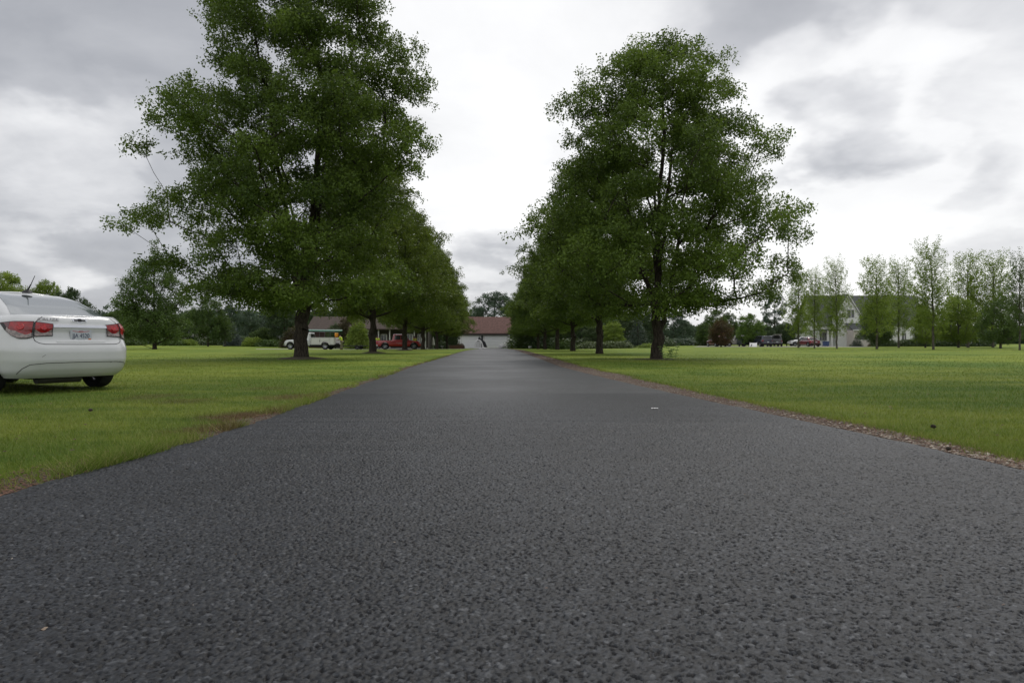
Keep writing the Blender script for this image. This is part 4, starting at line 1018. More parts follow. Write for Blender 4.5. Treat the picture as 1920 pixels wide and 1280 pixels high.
def plate(par, y, z, txt=None, w=0.305, h=0.152, tilt=0.0):
    m = MB().box(-w / 2, w / 2, -0.004, 0.004, -h / 2, h / 2)
    p = m.build('licence_plate', mat('plate_face', (0.50, 0.53, 0.58), 0.4, var=0.05), par, bevel=0.003); p.location = (0, y, z); p.rotation_euler = (tilt, 0, 0)
    return p
# ---- the white sedan in the foreground
S_D = 10.0
cx0, cy0 = at(157, S_D)
TH = math.radians(60.5)
hd = (-math.sin(TH), math.cos(TH))
car = thing('parked_car', (cx0 + hd[0] * 2.3, cy0 + hd[1] * 2.3, 0.0), 'white sedan parked on the grass at far left, rear end and red tail lights showing', 'car', TH)
Lh = 2.3; K = 1.035
top_prof = [(-2.3, 1.10), (-2.1, 1.118), (-1.8, 1.115), (-1.3, 1.08), (-0.6, 1.05), (0.8, 1.03), (1.4, 0.985), (2.0, 0.86), (2.3, 0.74)]
rear_in = [(0.20, 0.20), (0.26, 0.11), (0.34, 0.045), (0.46, 0.0), (0.60, 0.0), (0.65, 0.008), (0.70, 0.030), (0.77, 0.068), (0.86, 0.090), (0.93, 0.082), (0.975, 0.094), (1.02, 0.105), (1.08, 0.115), (1.12, 0.13)]
front_in = [(0.20, 0.12), (0.35, 0.02), (0.5, 0.0), (0.62, 0.04), (0.74, 0.15)]
hw_c = [(0.20, 0.80), (0.30, 0.875), (0.48, 0.90), (0.62, 0.905), (0.80, 0.893), (0.92, 0.88), (1.0, 0.85), (1.06, 0.82), (1.12, 0.79)]
body = Shell(-2.3, 2.3, hw_c, 0.22, 1.1, 5.8, rear_in, front_in, top_prof, 0.03)
WR = 0.335; AX_R, AX_F = -1.33, 1.37
m = MB(); body.skin(m, 240, 44, [(AX_R, WR, 0.40), (AX_F, WR, 0.40)], 0.02)
bo = m.build('body', WHITEP, car, 50)
cab_r = [(1.02, 0.0), (1.12, 0.10), (1.25, 0.33), (1.38, 0.66), (1.46, 1.02), (1.49, 1.25)]
cab_f = [(1.02, 0.0), (1.12, 0.14), (1.25, 0.42), (1.38, 0.74), (1.46, 1.05), (1.49, 1.25)]
hw_k = [(1.02, 0.80), (1.15, 0.765), (1.3, 0.69), (1.42, 0.62), (1.49, 0.56)]
cab = Shell(-1.88, 1.35, hw_k, 1.02, 1.49, 6.5, cab_r, cab_f, None, 0.02)
m = MB(); cab.skin(m, 60, 14, crown=0.035); cb = m.build('cabin', WHITEP, car, 50)
m = MB(); cab.patch(m, -0.90, 0.90, 0.16, 0.955, 0.006, 30, 12, byv=True); m.build('rear_window', GLASS, car, 60)
m = MB(); cab.patch(m, 3.1, 4.9, 0.14, 0.93, 0.006, 6, 6, byv=True) if False else cab.patch(m, 3.12, 4.0, 0.14, 0.93, 0.006, 14, 8, byv=True); cab.patch(m, -4.0, -3.12, 0.14, 0.93, 0.006, 14, 8, byv=True); m.build('windshield', GLASS, car, 60)
for sg in (-1, 1):
    for a, b in ((1.28, 1.86), (1.90, 2.46)):
        m = MB(); cab.patch(m, sg * a, sg * b, 0.12, 0.82, 0.006, 12, 6, byv=True); m.build('side_window', GLASS, car, 60)
    m = MB()                                        # outer lamp on the wing, inner lamp on the lid
    zt = lambda q: 1.018 - 0.018 * max(0, abs(q) - 1.0) / 0.18; zb = lambda q: float(np.interp(abs(q), [0.715, 0.80, 0.9, 1.0, 1.09, 1.17], [0.795, 0.775, 0.775, 0.82, 0.90, 0.985]))
    body.patch(m, sg * 0.715, sg * 1.17, zb, zt, 0.013, 26, 8); lamp = m.build('tail_light', BLACKP, car, 60)
    m = MB(); z_b2 = lambda q: zb(q) + 0.075 + 0.02 * math.sin(abs(q) * 22); body.patch(m, sg * 0.725, sg * 1.155, lambda q: min(z_b2(q), zt(q) - 0.015), lambda q: zt(q) - 0.010, 0.016, 26, 6); m.build('red_lens', REDL, lamp, 60)
    m = MB(); body.patch(m, sg * 0.728, sg * 1.07, lambda q: zb(q) + 0.010, lambda q: min(z_b2(q), zt(q) - 0.02), 0.0155, 26, 4); m.build('clear_lens', CLEARL, lamp, 60)
    for cq in (0.88,):
        c_ = body.P(sg * cq, body.vz(cq, 0.935)) + body.normal(sg * cq, 0.8) * 0.0
    m = MB(); zt2 = lambda q: 0.985 + 0.03 * (abs(q) - 0.40) / 0.30; zb2 = lambda q: 0.815 - 0.012 * (abs(q) - 0.4) / 0.3
    body.patch(m, sg * 0.435, sg * 0.70, zb2, zt2, 0.013, 14, 6); lamp = m.build('tail_light', BLACKP, car, 60)
    m = MB(); ed = lambda q: 0.885 - 0.03 * math.cos((abs(q) - 0.57) * 22); body.patch(m, sg * 0.445, sg * 0.690, ed, lambda q: zt2(q) - 0.009, 0.016, 14, 6); m.build('red_lens', REDL, lamp, 60)
    m = MB(); body.patch(m, sg * 0.447, sg * 0.688, lambda q: zb2(q) + 0.009, ed, 0.0155, 14, 4); m.build('clear_lens', CLEARL, lamp, 60)
    for q_, z_, r_ in ((0.885, 0.94, 0.052), (0.575, 0.937, 0.046)):
        v_ = body.vz(q_, z_); p_ = body.P(sg * q_, v_); n_ = body.normal(sg * q_, v_); n_ = n_ if n_.y < 0 else -n_
        m = MB(); m.tube(p_ + n_ * 0.012, p_ + n_ * 0.0195, r_, r_ * 0.9, 20); m.build('bulb_lens', REDB, car, 40)
    m = MB(); body.patch(m, sg * 1.04, sg * 1.155, lambda q: min(z_b2(q), zt(q) - 0.015), lambda q: zt(q) - 0.010, 0.018, 10, 6); m.build('side_lens', REDD, car, 60)
    wheel(car, sg * 0.775, AX_R, WR); wheel(car, sg * 0.775, AX_F, WR)
    m = MB().lathe([(0.001, -0.02), (0.03, -0.02), (0.09, 0.01), (0.11, 0.05), (0.10, 0.09), (0.001, 0.10)], 16, 'Y', (sg * 0.93, 0.62, 1.08)); m.build('door_mirror', WHITEP, car, 40)
    m = MB(); body.patch(m, sg * 3.08, sg * 3.62, 0.62, 0.74, 0.012, 12, 4); m.build('headlight', CLEARL, car, 60)
    for q in (1.95, 2.38):
        m = MB(); body.patch(m, sg * (q - 0.07), sg * (q + 0.0), 0.885, 0.91, 0.03, 6, 2); m.build('door_handle', WHITEP, car, 60)
m = MB(); body.patch(m, -0.435, 0.435, 0.935, 0.972, 0.022, 26, 4); m.build('chrome_bar', CHROME, car, 50)
JOINT = mat('joint_dark', (0.05, 0.05, 0.05), 0.9)
def joint(pts, w=0.007, nm='panel_joint', mt=None): m = MB(); body.line(m, pts, w); m.build(nm, mt or JOINT, car, fix=False)
for sg in (-1, 1):
    joint([(sg * 0.62, 1.09), (sg * 0.66, 1.05), (sg * 0.708, 1.0), (sg * 0.706, 0.80), (sg * 0.69, 0.745), (sg * 0.64, 0.715), (sg * 0.56, 0.70), (0, 0.697)], 0.009)
    joint([(0, 0.44), (sg * 0.55, 0.435), (sg * 0.78, 0.415), (sg * 0.88, 0.36), (sg * 0.95, 0.28)], 0.009)
    joint([(sg * 1.20, 0.75), (sg * 1.26, 0.99)], 0.006)
    joint([(sg * 1.62, 0.50), (sg * 1.62, 0.85), (sg * 1.58, 1.06)]); joint([(sg * 1.95, 0.34), (sg * 2.0, 1.03)]); joint([(sg * 2.47, 0.34), (sg * 2.50, 1.02)]); joint([(sg * 1.64, 0.33), (sg * 2.45, 0.33)])
for (q, z, l) in ((-0.62, 0.52, 0.05), (0.45, 0.425, 0.06), (0.62, 0.43, 0.04)): joint([(q, z), (q + l, z + 0.012 if q > 0 else z + 0.035)], 0.006, 'paint_scuff', mat('scuff_grey', (0.25, 0.25, 0.25), 0.8))
# recess lip round the plate
m = MB(); body.patch(m, -0.385, 0.385, 0.728, 0.745, 0.006, 12, 2); m.build('plate_recess_lip', WHITEP, car, 60)
# under tray and muffler
m = MB(); m.box(-0.52, 0.52, -2.02, 2.05, 0.20, 0.50); m.box(-0.74, 0.74, -0.88, 0.92, 0.2, 0.48); m.build('underbody', UNDER, car, fix=False)
m = MB(); m.tube((-0.45, -1.92, 0.215), (0.15, -1.92, 0.215), 0.085, 0.085, 14); m.build('muffler', mat('muffler_metal', (0.10, 0.095, 0.09), 0.6, metal=0.6), car, 40)
for wy in (AX_R, AX_F):
    for sg in (-1, 1):
        m = MB(); rows = []
        for k in range(17):
            a = PI * k / 16 * 1.1 - 0.05 * PI; rows.append([(sg * 0.60, wy + 0.41 * math.cos(a), WR + 0.41 * math.sin(a)), (sg * 0.893, wy + 0.41 * math.cos(a), WR + 0.41 * math.sin(a))])
        m.grid(rows); m.build('wheel_liner', UNDER, car, fix=False)
# plate, letters, emblem
yb = body.P(0, body.vz(0, 0.83)).y
pl = plate(car, yb - 0.012, 0.828)
BLUE = mat('plate_blue', (0.035, 0.05, 0.11), 0.5)
mesh_text("JJA 4520", 0.088, BLUE, pl, 'plate_number', 0.001, (0, -0.0055, -0.008), (PI / 2, 0, 0), 0.80)
m = MB(); rows = []
for k in range(13):
    x = -0.12 + 0.24 * k / 12; z = 0.060 - 0.018 * (1 - abs(x) / 0.12) * 1.0; rows.append([(x, -0.0050, z), (x, -0.0050, z + 0.007)])
m.grid(rows); m.build('plate_banner', mat('plate_red', (0.50, 0.03, 0.03), 0.5), pl, fix=False)
mesh_text("OHIO", 0.022, mat('plate_red', (0.5, 0.03, 0.03)), pl, 'plate_state', 0.001, (0, -0.0055, 0.060), (PI / 2, 0, 0), 1.1)
m = MB().box(0.105, 0.145, -0.0055, -0.004, -0.073, -0.045); m.build('plate_sticker', mat('sticker_orange', (0.75, 0.22, 0.04), 0.5, var=0.4, nscale=60), pl)
m = MB().box(-0.05, 0.06, -0.0055, -0.004, -0.066, -0.061); m.build('plate_slogan', BLUE, pl)
zE = 1.045; ye = body.P(0, body.vz(0, zE)).y
m = MB(); e_ = [(-0.085, -0.017), (-0.03, -0.017), (-0.025, -0.032), (0.025, -0.032), (0.03, -0.017), (0.095, -0.017), (0.085, 0.017), (0.03, 0.017), (0.025, 0.032), (-0.025, 0.032), (-0.03, 0.017), (-0.095, 0.017)]
m.add([(x * 1.12, 0, z * 1.05) for x, z in e_] + [(x * 1.12, -0.010, z * 1.05) for x, z in e_], [tuple(range(12)), tuple(range(23, 11, -1))] + [(k, (k + 1) % 12, 12 + (k + 1) % 12, 12 + k) for k in range(12)])
em = m.build('emblem', CHROME, car); em.location = (0, ye - 0.004, zE); em.rotation_euler = (-0.15, 0, 0)
m = MB(); m.add([(x * 0.9, -0.0115, z * 0.72) for x, z in e_], [tuple(range(12))]); m.build('emblem_centre', BLACKP, em)
qn = -0.52; pn = body.P(qn, body.vz(qn, 1.048)); nn = body.normal(qn, body.vz(qn, 1.048))
if nn.y > 0: nn = -nn
mesh_text("CRUZE", 0.056, mat('letter_metal', (0.30, 0.30, 0.31), 0.3, metal=0.8), car, 'lettering', 0.004, pn + nn * 0.008, (PI / 2 - 0.12, 0, math.atan2(nn.x, -nn.y)), 1.55)
# roof aerial
ar_ = Vector((0, -0.80, 1.50)); m = MB()
m.lathe([(0.075, 0.0), (0.06, 0.03), (0.02, 0.055), (0.001, 0.06)], 14, 'Z', ar_)
m.tube(ar_ + Vector((0, -0.0, 0.04)), ar_ + Vector((0, -0.10, 0.13)), 0.014, 0.009, 8); m.tube(ar_ + Vector((0, -0.10, 0.13)), ar_ + Vector((0, -0.21, 0.26)), 0.007, 0.005, 6)
m.build('roof_aerial', BLACKP, car, 50)

# ---- simpler vehicles for the distance
def simple_car(name, loc, rz, label, cat, paint, Ln, W, Hb, Hr, cab_span, cab_ins, kind='suv', wr=0.36, glass=GLASS2, top=None, rim=None, trim=None, tail=True, window_split=3, group=None):
    """Ln length, W width, Hb belt height, Hr roof height, cab_span (rear y, front y) at the belt, cab_ins (rear, front) setback at the roof"""
    t = thing(name, loc, label, cat, rz, group); h = Ln / 2
    top = top or [(-h, Hb - 0.02), (cab_span[1] - 0.2, Hb), (h - 0.5, Hb - 0.1), (h, Hb - 0.3)]
    b = Shell(-h, h, [(0.3, W / 2 - 0.06), (0.5, W / 2), (0.8, W / 2), (Hb, W / 2 - 0.06)], 0.32, Hb, 5.5, [(0.32, 0.1), (0.45, 0.0), (0.62, 0.0), (0.68, 0.06), (Hb, 0.08)], [(0.32, 0.1), (0.5, 0.0), (0.68, 0.04), (Hb, 0.12)], top, 0.03)
    ay = (-h + 0.95, h - 0.9); m = MB(); b.skin(m, 84, 16, [(ay[0], wr, wr * 1.2), (ay[1], wr, wr * 1.2)]); m.build('body', paint, t, 50)
    c = Shell(cab_span[0], cab_span[1], [(Hb - 0.06, W / 2 - 0.09), (Hr, W / 2 - 0.24)], Hb - 0.06, Hr, 7, [(Hb - 0.06, 0.0), (Hr, cab_ins[0])], [(Hb - 0.06, 0.0), (Hr, cab_ins[1])], None, 0.03)
    m = MB(); c.skin(m, 40, 6, crown=0.03); m.build('cabin', paint, t, 50)
    m = MB(); c.patch(m, -0.84, 0.84, 0.2, 0.84, 0.008, 14, 3, byv=True); m.build('rear_window', glass, t, 60)
    m = MB(); c.patch(m, 3.14, 4.0, 0.16, 0.9, 0.008, 8, 3, byv=True); c.patch(m, -4.0, -3.14, 0.16, 0.9, 0.008, 8, 3, byv=True); m.build('windshield', glass, t, 60)
    for sg in (-1, 1):
        e = np.linspace(1.2, 2.8, window_split + 1)
        for a, q in zip(e[:-1], e[1:]):
            m = MB(); c.patch(m, sg * (a + 0.03), sg * (q - 0.03), 0.2, 0.84, 0.008, 6, 3, byv=True); m.build('side_window', glass, t, 60)
        for y_ in ay: wheel(t, sg * (W / 2 - 0.13), y_, wr, 0.23, rim)
        m = MB(); b.patch(m, sg * 0.74, sg * 1.06, Hb - 0.28, Hb - 0.06, 0.012, 8, 3); m.build('tail_light', REDL, t, 60)
        m = MB(); b.patch(m, sg * 3.1, sg * 3.5, Hb - 0.42, Hb - 0.26, 0.012, 8, 3); m.build('headlight', CLEARL, t, 60)
        m = MB(); m.lathe([(0.001, -0.03), (0.10, 0.0), (0.11, 0.06), (0.001, 0.10)], 12, 'Y', (sg * (W / 2 + 0.06), cab_span[1] - 0.55, Hb + 0.05)); m.build('door_mirror', BLACKP, t, 40)
    m = MB(); b.patch(m, -0.95, 0.95, 0.42, 0.56, 0.03, 14, 2); m.build('rear_bumper', trim or BLACKP, t, 60)
    m = MB(); m.box(-W / 2 + 0.12, W / 2 - 0.12, -h + 0.15, h - 0.15, 0.24, 0.5); m.build('underbody', UNDER, t, bevel=0.02)
    plate(t, -h - 0.035 + 0.06, 0.74)
    return t, b, c
MAROON = mat('maroon_paint', (0.13, 0.012, 0.016), 0.3, coat=1.0, var=0.05)
TAN = mat('grey_beige_paint', (0.27, 0.27, 0.24), 0.35, coat=0.8, var=0.05)
NAVY = mat('navy_paint', (0.010, 0.014, 0.035), 0.3, coat=1.0, var=0.05)
CHAR = mat('charcoal_paint', (0.035, 0.035, 0.042), 0.3, coat=1.0, var=0.05)
REDP = mat('red_paint', (0.30, 0.010, 0.014), 0.3, coat=1.0, var=0.05)
DRED = mat('dark_red_paint', (0.15, 0.012, 0.018), 0.28, coat=1.0, var=0.05)
GRN = mat('dark_green_paint', (0.010, 0.026, 0.022), 0.5, coat=0.5, var=0.1)
simple_car('parked_car', at3(1344, 112), math.radians(8), 'maroon sport utility car under the copper leaved tree', 'car', MAROON, 4.6, 1.9, 1.05, 1.72, (-2.22, 1.25), (0.35, 0.9))
# light grey beige pickup-like wagon seen from its side
simple_car('parked_car', at3(1381, 116), math.radians(74), 'pale grey beige off-road car between the copper tree and the white board', 'car', TAN, 4.2, 1.85, 1.12, 1.82, (-1.9, 0.75), (0.12, 0.45), wr=0.40)
simple_car('parked_car', at3(1428, 110), math.radians(3), 'navy blue sport utility car just right of the white leaning board', 'car', NAVY, 4.7, 1.95, 1.12, 1.72, (-2.3, 1.3), (0.2, 0.9))
t_, b_, c_ = simple_car('parked_car', at3(1452, 113), math.radians(-12), 'dark car with its pale tailgate raised open, left of the young trees', 'car', CHAR, 4.6, 1.95, 1.10, 1.78, (-2.2, 1.3), (0.25, 0.9))
m = MB(); m.add([(-0.72, -1.95, 1.80), (0.72, -1.95, 1.80), (0.62, -2.95, 1.92), (-0.62, -2.95, 1.92), (-0.72, -1.95, 1.87), (0.72, -1.95, 1.87), (0.62, -2.95, 2.0), (-0.62, -2.95, 2.0)], [(0, 3, 2, 1), (4, 5, 6, 7), (0, 1, 5, 4), (1, 2, 6, 5), (2, 3, 7, 6), (3, 0, 4, 7)]); m.build('tailgate', TAN, t_, bevel=0.01)
m = MB()
for sg in (-1, 1): m.tube((sg * 0.66, -2.1, 1.2), (sg * 0.62, -2.45, 1.85), 0.012, 0.012, 6)
m.build('gas_strut', BLACKP, t_)
simple_car('parked_car', at3(1503, 119), math.radians(86), 'white car partly hidden by the first two young trunks', 'car', WHITEP, 4.7, 1.85, 1.10, 1.62, (-2.1, 1.3), (0.3, 0.9))
simple_car('parked_car', at3(1516, 109), math.radians(4), 'dark red sedan parked in front of the white car', 'car', DRED, 4.7, 1.85, 1.0, 1.46, (-1.75, 1.3), (0.7, 0.9))

# red pickup truck, heading right
def pickup(loc, rz, label, paint):
    t = thing('pickup_truck', loc, label, 'truck', rz); h = 2.85; W = 1.95
    top = [(-h, 1.10), (-0.75, 1.10), (-0.6, 1.14), (1.2, 1.12), (1.6, 1.10), (2.6, 0.98), (h, 0.8)]
    b = Shell(-h, h, [(0.4, W / 2 - 0.05), (0.6, W / 2), (0.9, W / 2), (1.12, W / 2 - 0.05)], 0.42, 1.1, 6, [(0.42, 0.05), (0.6, 0.0), (1.1, 0.03)], [(0.42, 0.08), (0.6, 0.0), (1.0, 0.12)], top, 0.03)
    m = MB(); b.skin(m, 100, 16, [(-1.65, 0.40, 0.50), (1.85, 0.40, 0.50)]); m.build('body', paint, t, 50)
    c = Shell(-0.85, 1.45, [(1.05, W / 2 - 0.1), (1.84, W / 2 - 0.26)], 1.05, 1.84, 7, [(1.05, 0.0), (1.84, 0.18)], [(1.05, 0.0), (1.84, 0.75)], None, 0.03)
    m = MB(); c.skin(m, 40, 8, crown=0.04); m.build('cab', paint, t, 50)
    m = MB(); c.patch(m, -0.8, 0.8, 0.2, 0.85, 0.008, 12, 3, byv=True); m.build('rear_window', GLASS2, t, 60)
    m = MB(); c.patch(m, 3.14, 4.0, 0.16, 0.9, 0.008, 8, 3, byv=True); c.patch(m, -4.0, -3.14, 0.16, 0.9, 0.008, 8, 3, byv=True); m.build('windshield', GLASS2, t, 60)
    for sg in (-1, 1):
        for a, q in ((1.22, 1.92), (1.98, 2.66)):
            m = MB(); c.patch(m, sg * a, sg * q, 0.2, 0.84, 0.008, 6, 3, byv=True); m.build('side_window', GLASS2, t, 60)
        for y_ in (-1.65, 1.85): wheel(t, sg * (W / 2 - 0.13), y_, 0.40, 0.26, RIM, spokes=6)
        m = MB(); b.patch(m, sg * 0.85, sg * 1.04, 0.78, 1.06, 0.012, 6, 3); m.build('tail_light', REDL, t, 60)
        m = MB(); b.patch(m, sg * 3.02, sg * 3.4, 0.72, 0.92, 0.012, 8, 3); m.build('headlight', CLEARL, t, 60)
        m = MB(); m.lathe([(0.001, -0.04), (0.13, 0.0), (0.14, 0.07), (0.001, 0.11)], 12, 'Y', (sg * (W / 2 + 0.1), 1.0, 1.22)); m.build('door_mirror', BLACKP, t, 40)
        m = MB(); b.line(m, [(sg * 1.80, 0.48), (sg * 1.80, 1.08)], 0.015); b.line(m, [(sg * 2.44, 0.48), (sg * 2.44, 1.08)], 0.015); m.build('door_joint', BLACKP, t, fix=False)
        m = MB()
        for k in range(9): b.patch(m, sg * (1.90 + k * 0.055), sg * (1.93 + k * 0.055), 0.80, 0.86, 0.006, 2, 1)
        for k in range(6): b.patch(m, sg * (1.98 + k * 0.055), sg * (2.01 + k * 0.055), 0.68, 0.72, 0.006, 2, 1)
        m.build('door_sign', mat('sign_grey', (0.30, 0.22, 0.22), 0.6), t, fix=False)
    m = MB(); m.box(-0.80, 0.80, -2.6, -0.92, 1.125, 1.135); m.build('bed_liner', BLACKP, t)
    m = MB(); b.patch(m, -1.0, 1.0, 0.45, 0.60, 0.05, 14, 2); m.build('rear_bumper', CHROME, t, 60)
    m = MB(); m.box(-0.8, 0.8, -2.6, 2.6, 0.3, 0.6); m.build('underbody', UNDER, t, bevel=0.02)
    return t
x, y, z = at3(748, 84.5)
pickup((x, y, z), math.radians(-84), 'red pickup truck parked behind the third left trunk with workers beside it', REDP)
# white service truck heading left
def service_truck(loc, rz):
    t = thing('work_truck', loc, 'white work truck with tool body and green pipe on its rack, behind nearest left trunk', 'truck', rz); W = 1.98
    top = [(-0.1, 1.15), (0.9, 1.16), (1.6, 1.15), (2.9, 1.06), (3.2, 0.90)]
    b = Shell(-0.15, 3.2, [(0.4, W / 2 - 0.05), (0.6, W / 2), (0.95, W / 2), (1.15, W / 2 - 0.06)], 0.45, 1.15, 6, [(0.45, 0.0)], [(0.45, 0.04), (0.7, 0.0), (1.1, 0.14)], top, 0.03)
    m = MB(); b.skin(m, 90, 16, [(2.30, 0.40, 0.50)]); m.build('body', WHITEP, t, 50)
    c = Shell(-0.12, 1.75, [(1.05, W / 2 - 0.1), (1.90, W / 2 - 0.22)], 1.05, 1.90, 8, [(1.05, 0.0), (1.9, 0.08)], [(1.05, 0.0), (1.9, 0.75)], None, 0.03)
    m = MB(); c.skin(m, 40, 8, crown=0.04); m.build('cab', WHITEP, t, 50)
    for sg in (-1, 1):
        m = MB(); c.patch(m, sg * 1.45, sg * 2.55, 0.22, 0.84, 0.008, 8, 3, byv=True); m.build('side_window', GLASS2, t, 60)
        for y_ in (-1.95, 2.30): wheel(t, sg * (W / 2 - 0.13), y_, 0.40, 0.26, RIM, spokes=8)
        m = MB(); b.patch(m, sg * 3.02, sg * 3.55, 0.78, 0.94, 0.012, 8, 3); m.build('headlight', CLEARL, t, 60)
        m = MB(); m.box(sg * 1.05 - 0.04, sg * 1.05 + 0.04, 1.25, 1.40, 1.18, 1.42); m.build('door_mirror', BLACKP, t, bevel=0.02)
        m = MB(); b.line(m, [(sg * 1.16, 0.5), (sg * 1.16, 1.13)], 0.015); b.line(m, [(sg * 1.95, 0.5), (sg * 1.95, 1.13)], 0.015); m.build('door_joint', BLACKP, t, fix=False)
        m = MB(); m.box(sg * 0.985 - 0.02, sg * 0.985 + 0.02, 0.18, 0.36, 0.98, 1.04); m.build('door_handle', BLACKP, t)
        # tool body: outer wall with a wheel opening
        mm = MB(); ax, R_ = -1.95, 0.50; outer = [(-3.10, 0.55), (-3.10, 1.36), (-0.22, 1.36), (-0.22, 0.55), (ax + R_, 0.55)] + [(ax + R_ * math.cos(a), 0.42 + R_ * math.sin(a)) for a in np.linspace(0.26, PI - 0.26, 12)] + [(ax - R_, 0.55)]
        x0, x1 = sg * 0.99, sg * 0.62; k = len(outer)
        mm.add([(x0, p, q) for p, q in outer] + [(x1, p, q) for p, q in outer], [tuple(range(k)), tuple(range(2 * k - 1, k - 1, -1))] + [(i, (i + 1) % k, k + (i + 1) % k, k + i) for i in range(k)])
        sb = mm.build('tool_body', mat('tool_body_white', (0.62, 0.61, 0.60), 0.45, var=0.04), t)
        m = MB()
        for (y0, y1, z0, z1) in ((-3.04, -2.55, 0.62, 1.30), (-2.45, -1.35, 1.0, 1.30), (-1.28, -0.28, 0.62, 1.30)):
            w = 0.012
            m.box(x0 - w * (sg < 0), x0 + w * (sg > 0), y0, y1, z0, z0 + w); m.box(x0 - w * (sg < 0), x0 + w * (sg > 0), y0, y1, z1 - w, z1)
            m.box(x0 - w * (sg < 0), x0 + w * (sg > 0), y0, y0 + w, z0 + w, z1 - w); m.box(x0 - w * (sg < 0), x0 + w * (sg > 0), y1 - w, y1, z0 + w, z1 - w)
        m.build('locker_door', mat('locker_joint', (0.20, 0.20, 0.20), 0.8), t)
        m = MB().box(x0 - 0.02, x0 + 0.02, -1.36, -1.27, 0.93, 1.02); m.build('locker_latch', BLACKP, t)
    m = MB(); m.box(-0.618, 0.618, -3.08, -0.24, 0.60, 0.72); m.build('truck_bed', BLACKP, t)
    m = MB(); c.patch(m, 3.14, 4.0, 0.16, 0.9, 0.008, 8, 3, byv=True); c.patch(m, -4.0, -3.14, 0.16, 0.9, 0.008, 8, 3, byv=True); m.build('windshield', GLASS2, t, 60)
    m = MB(); c.patch(m, -0.7, 0.7, 0.3, 0.85, 0.008, 8, 3, byv=True); m.build('rear_window', GLASS2, t, 60)
    m = MB(); b.patch(m, 3.45, 4.0, 0.72, 0.98, 0.02, 8, 3); b.patch(m, -4.0, -3.45, 0.72, 0.98, 0.02, 8, 3); m.build('grille', BLACKP, t, 60)
    m = MB(); b.patch(m, 3.0, 4.0, 0.48, 0.66, 0.06, 12, 3); b.patch(m, -4.0, -3.0, 0.48, 0.66, 0.06, 12, 3); m.build('front_bumper', CHROME, t, 60)
    m = MB(); m.box(-0.8, 0.8, -3.0, 2.9, 0.32, 0.58); m.build('underbody', UNDER, t, bevel=0.02)
    m = MB(); m.box(-0.95, 0.95, -3.30, -3.11, 0.50, 0.62); m.build('rear_bumper', BLACKP, t, bevel=0.01)
    m = MB()
    for y_ in (-2.5, -1.2):
        for sg in (-1, 1): m.tube((sg * 0.80, y_, 1.36), (sg * 0.80, y_, 1.98), 0.018, 0.018, 6)
        m.tube((-0.84, y_, 1.98), (0.84, y_, 1.98), 0.025, 0.025, 6)
    m.tube((-0.80, -2.9, 2.01), (-0.80, 1.2, 2.01), 0.02, 0.02, 6); m.tube((0.80, -2.9, 2.01), (0.80, 1.2, 2.01), 0.02, 0.02, 6)
    m.build('pipe_rack', mat('rack_grey', (0.10, 0.10, 0.11), 0.5), t)
    return t
x, y, z = at3(585.5, 77.5)
service_truck((x, y, z), math.radians(83)).scale = (1, 0.95, 1)
def along(px, D_, z): a, b = at(px, D_); return Vector((a, b, z))
m = MB(); m.tube((0, 0, 0), (4.2, -0.0, -0.05), 0.065, 0.065, 12); pp = m.build('pipe', mat('pipe_teal', (0.12, 0.32, 0.26), 0.5), None, 50); pp.location = along(573, 76.8, 2.10); pp.rotation_euler = (0, 0, math.radians(-6))
tag(pp, 'long teal green pipe lying on the rack of the white work truck', 'pipe')
m = MB(); m.tube((0, 0, 0), (4.3, 0, -0.05), 0.035, 0.035, 10); pp = m.build('pipe', mat('pipe_white', (0.7, 0.72, 0.72), 0.5), None, 50); pp.location = along(572, 77.0, 2.21); pp.rotation_euler = (0, 0, math.radians(-6))
tag(pp, 'thin white pipe on top of the teal green pipe', 'pipe')
# orange drinks cooler on the tool body
th = thing('drink_cooler', along(631, 76.4, 1.362), 'orange round drinks cooler on the rear corner of the white work truck', 'cooler')
MB().lathe([(0.001, 0), (0.18, 0), (0.20, 0.03), (0.20, 0.36), (0.19, 0.38), (0.001, 0.38)], 20).build('barrel', mat('cooler_orange', (0.75, 0.27, 0.02), 0.45), th, 40)
MB().lathe([(0.205, 0.382), (0.205, 0.43), (0.15, 0.46), (0.001, 0.46)], 20).build('lid', mat('cooler_lid', (0.85, 0.45, 0.10), 0.45), th, 40)

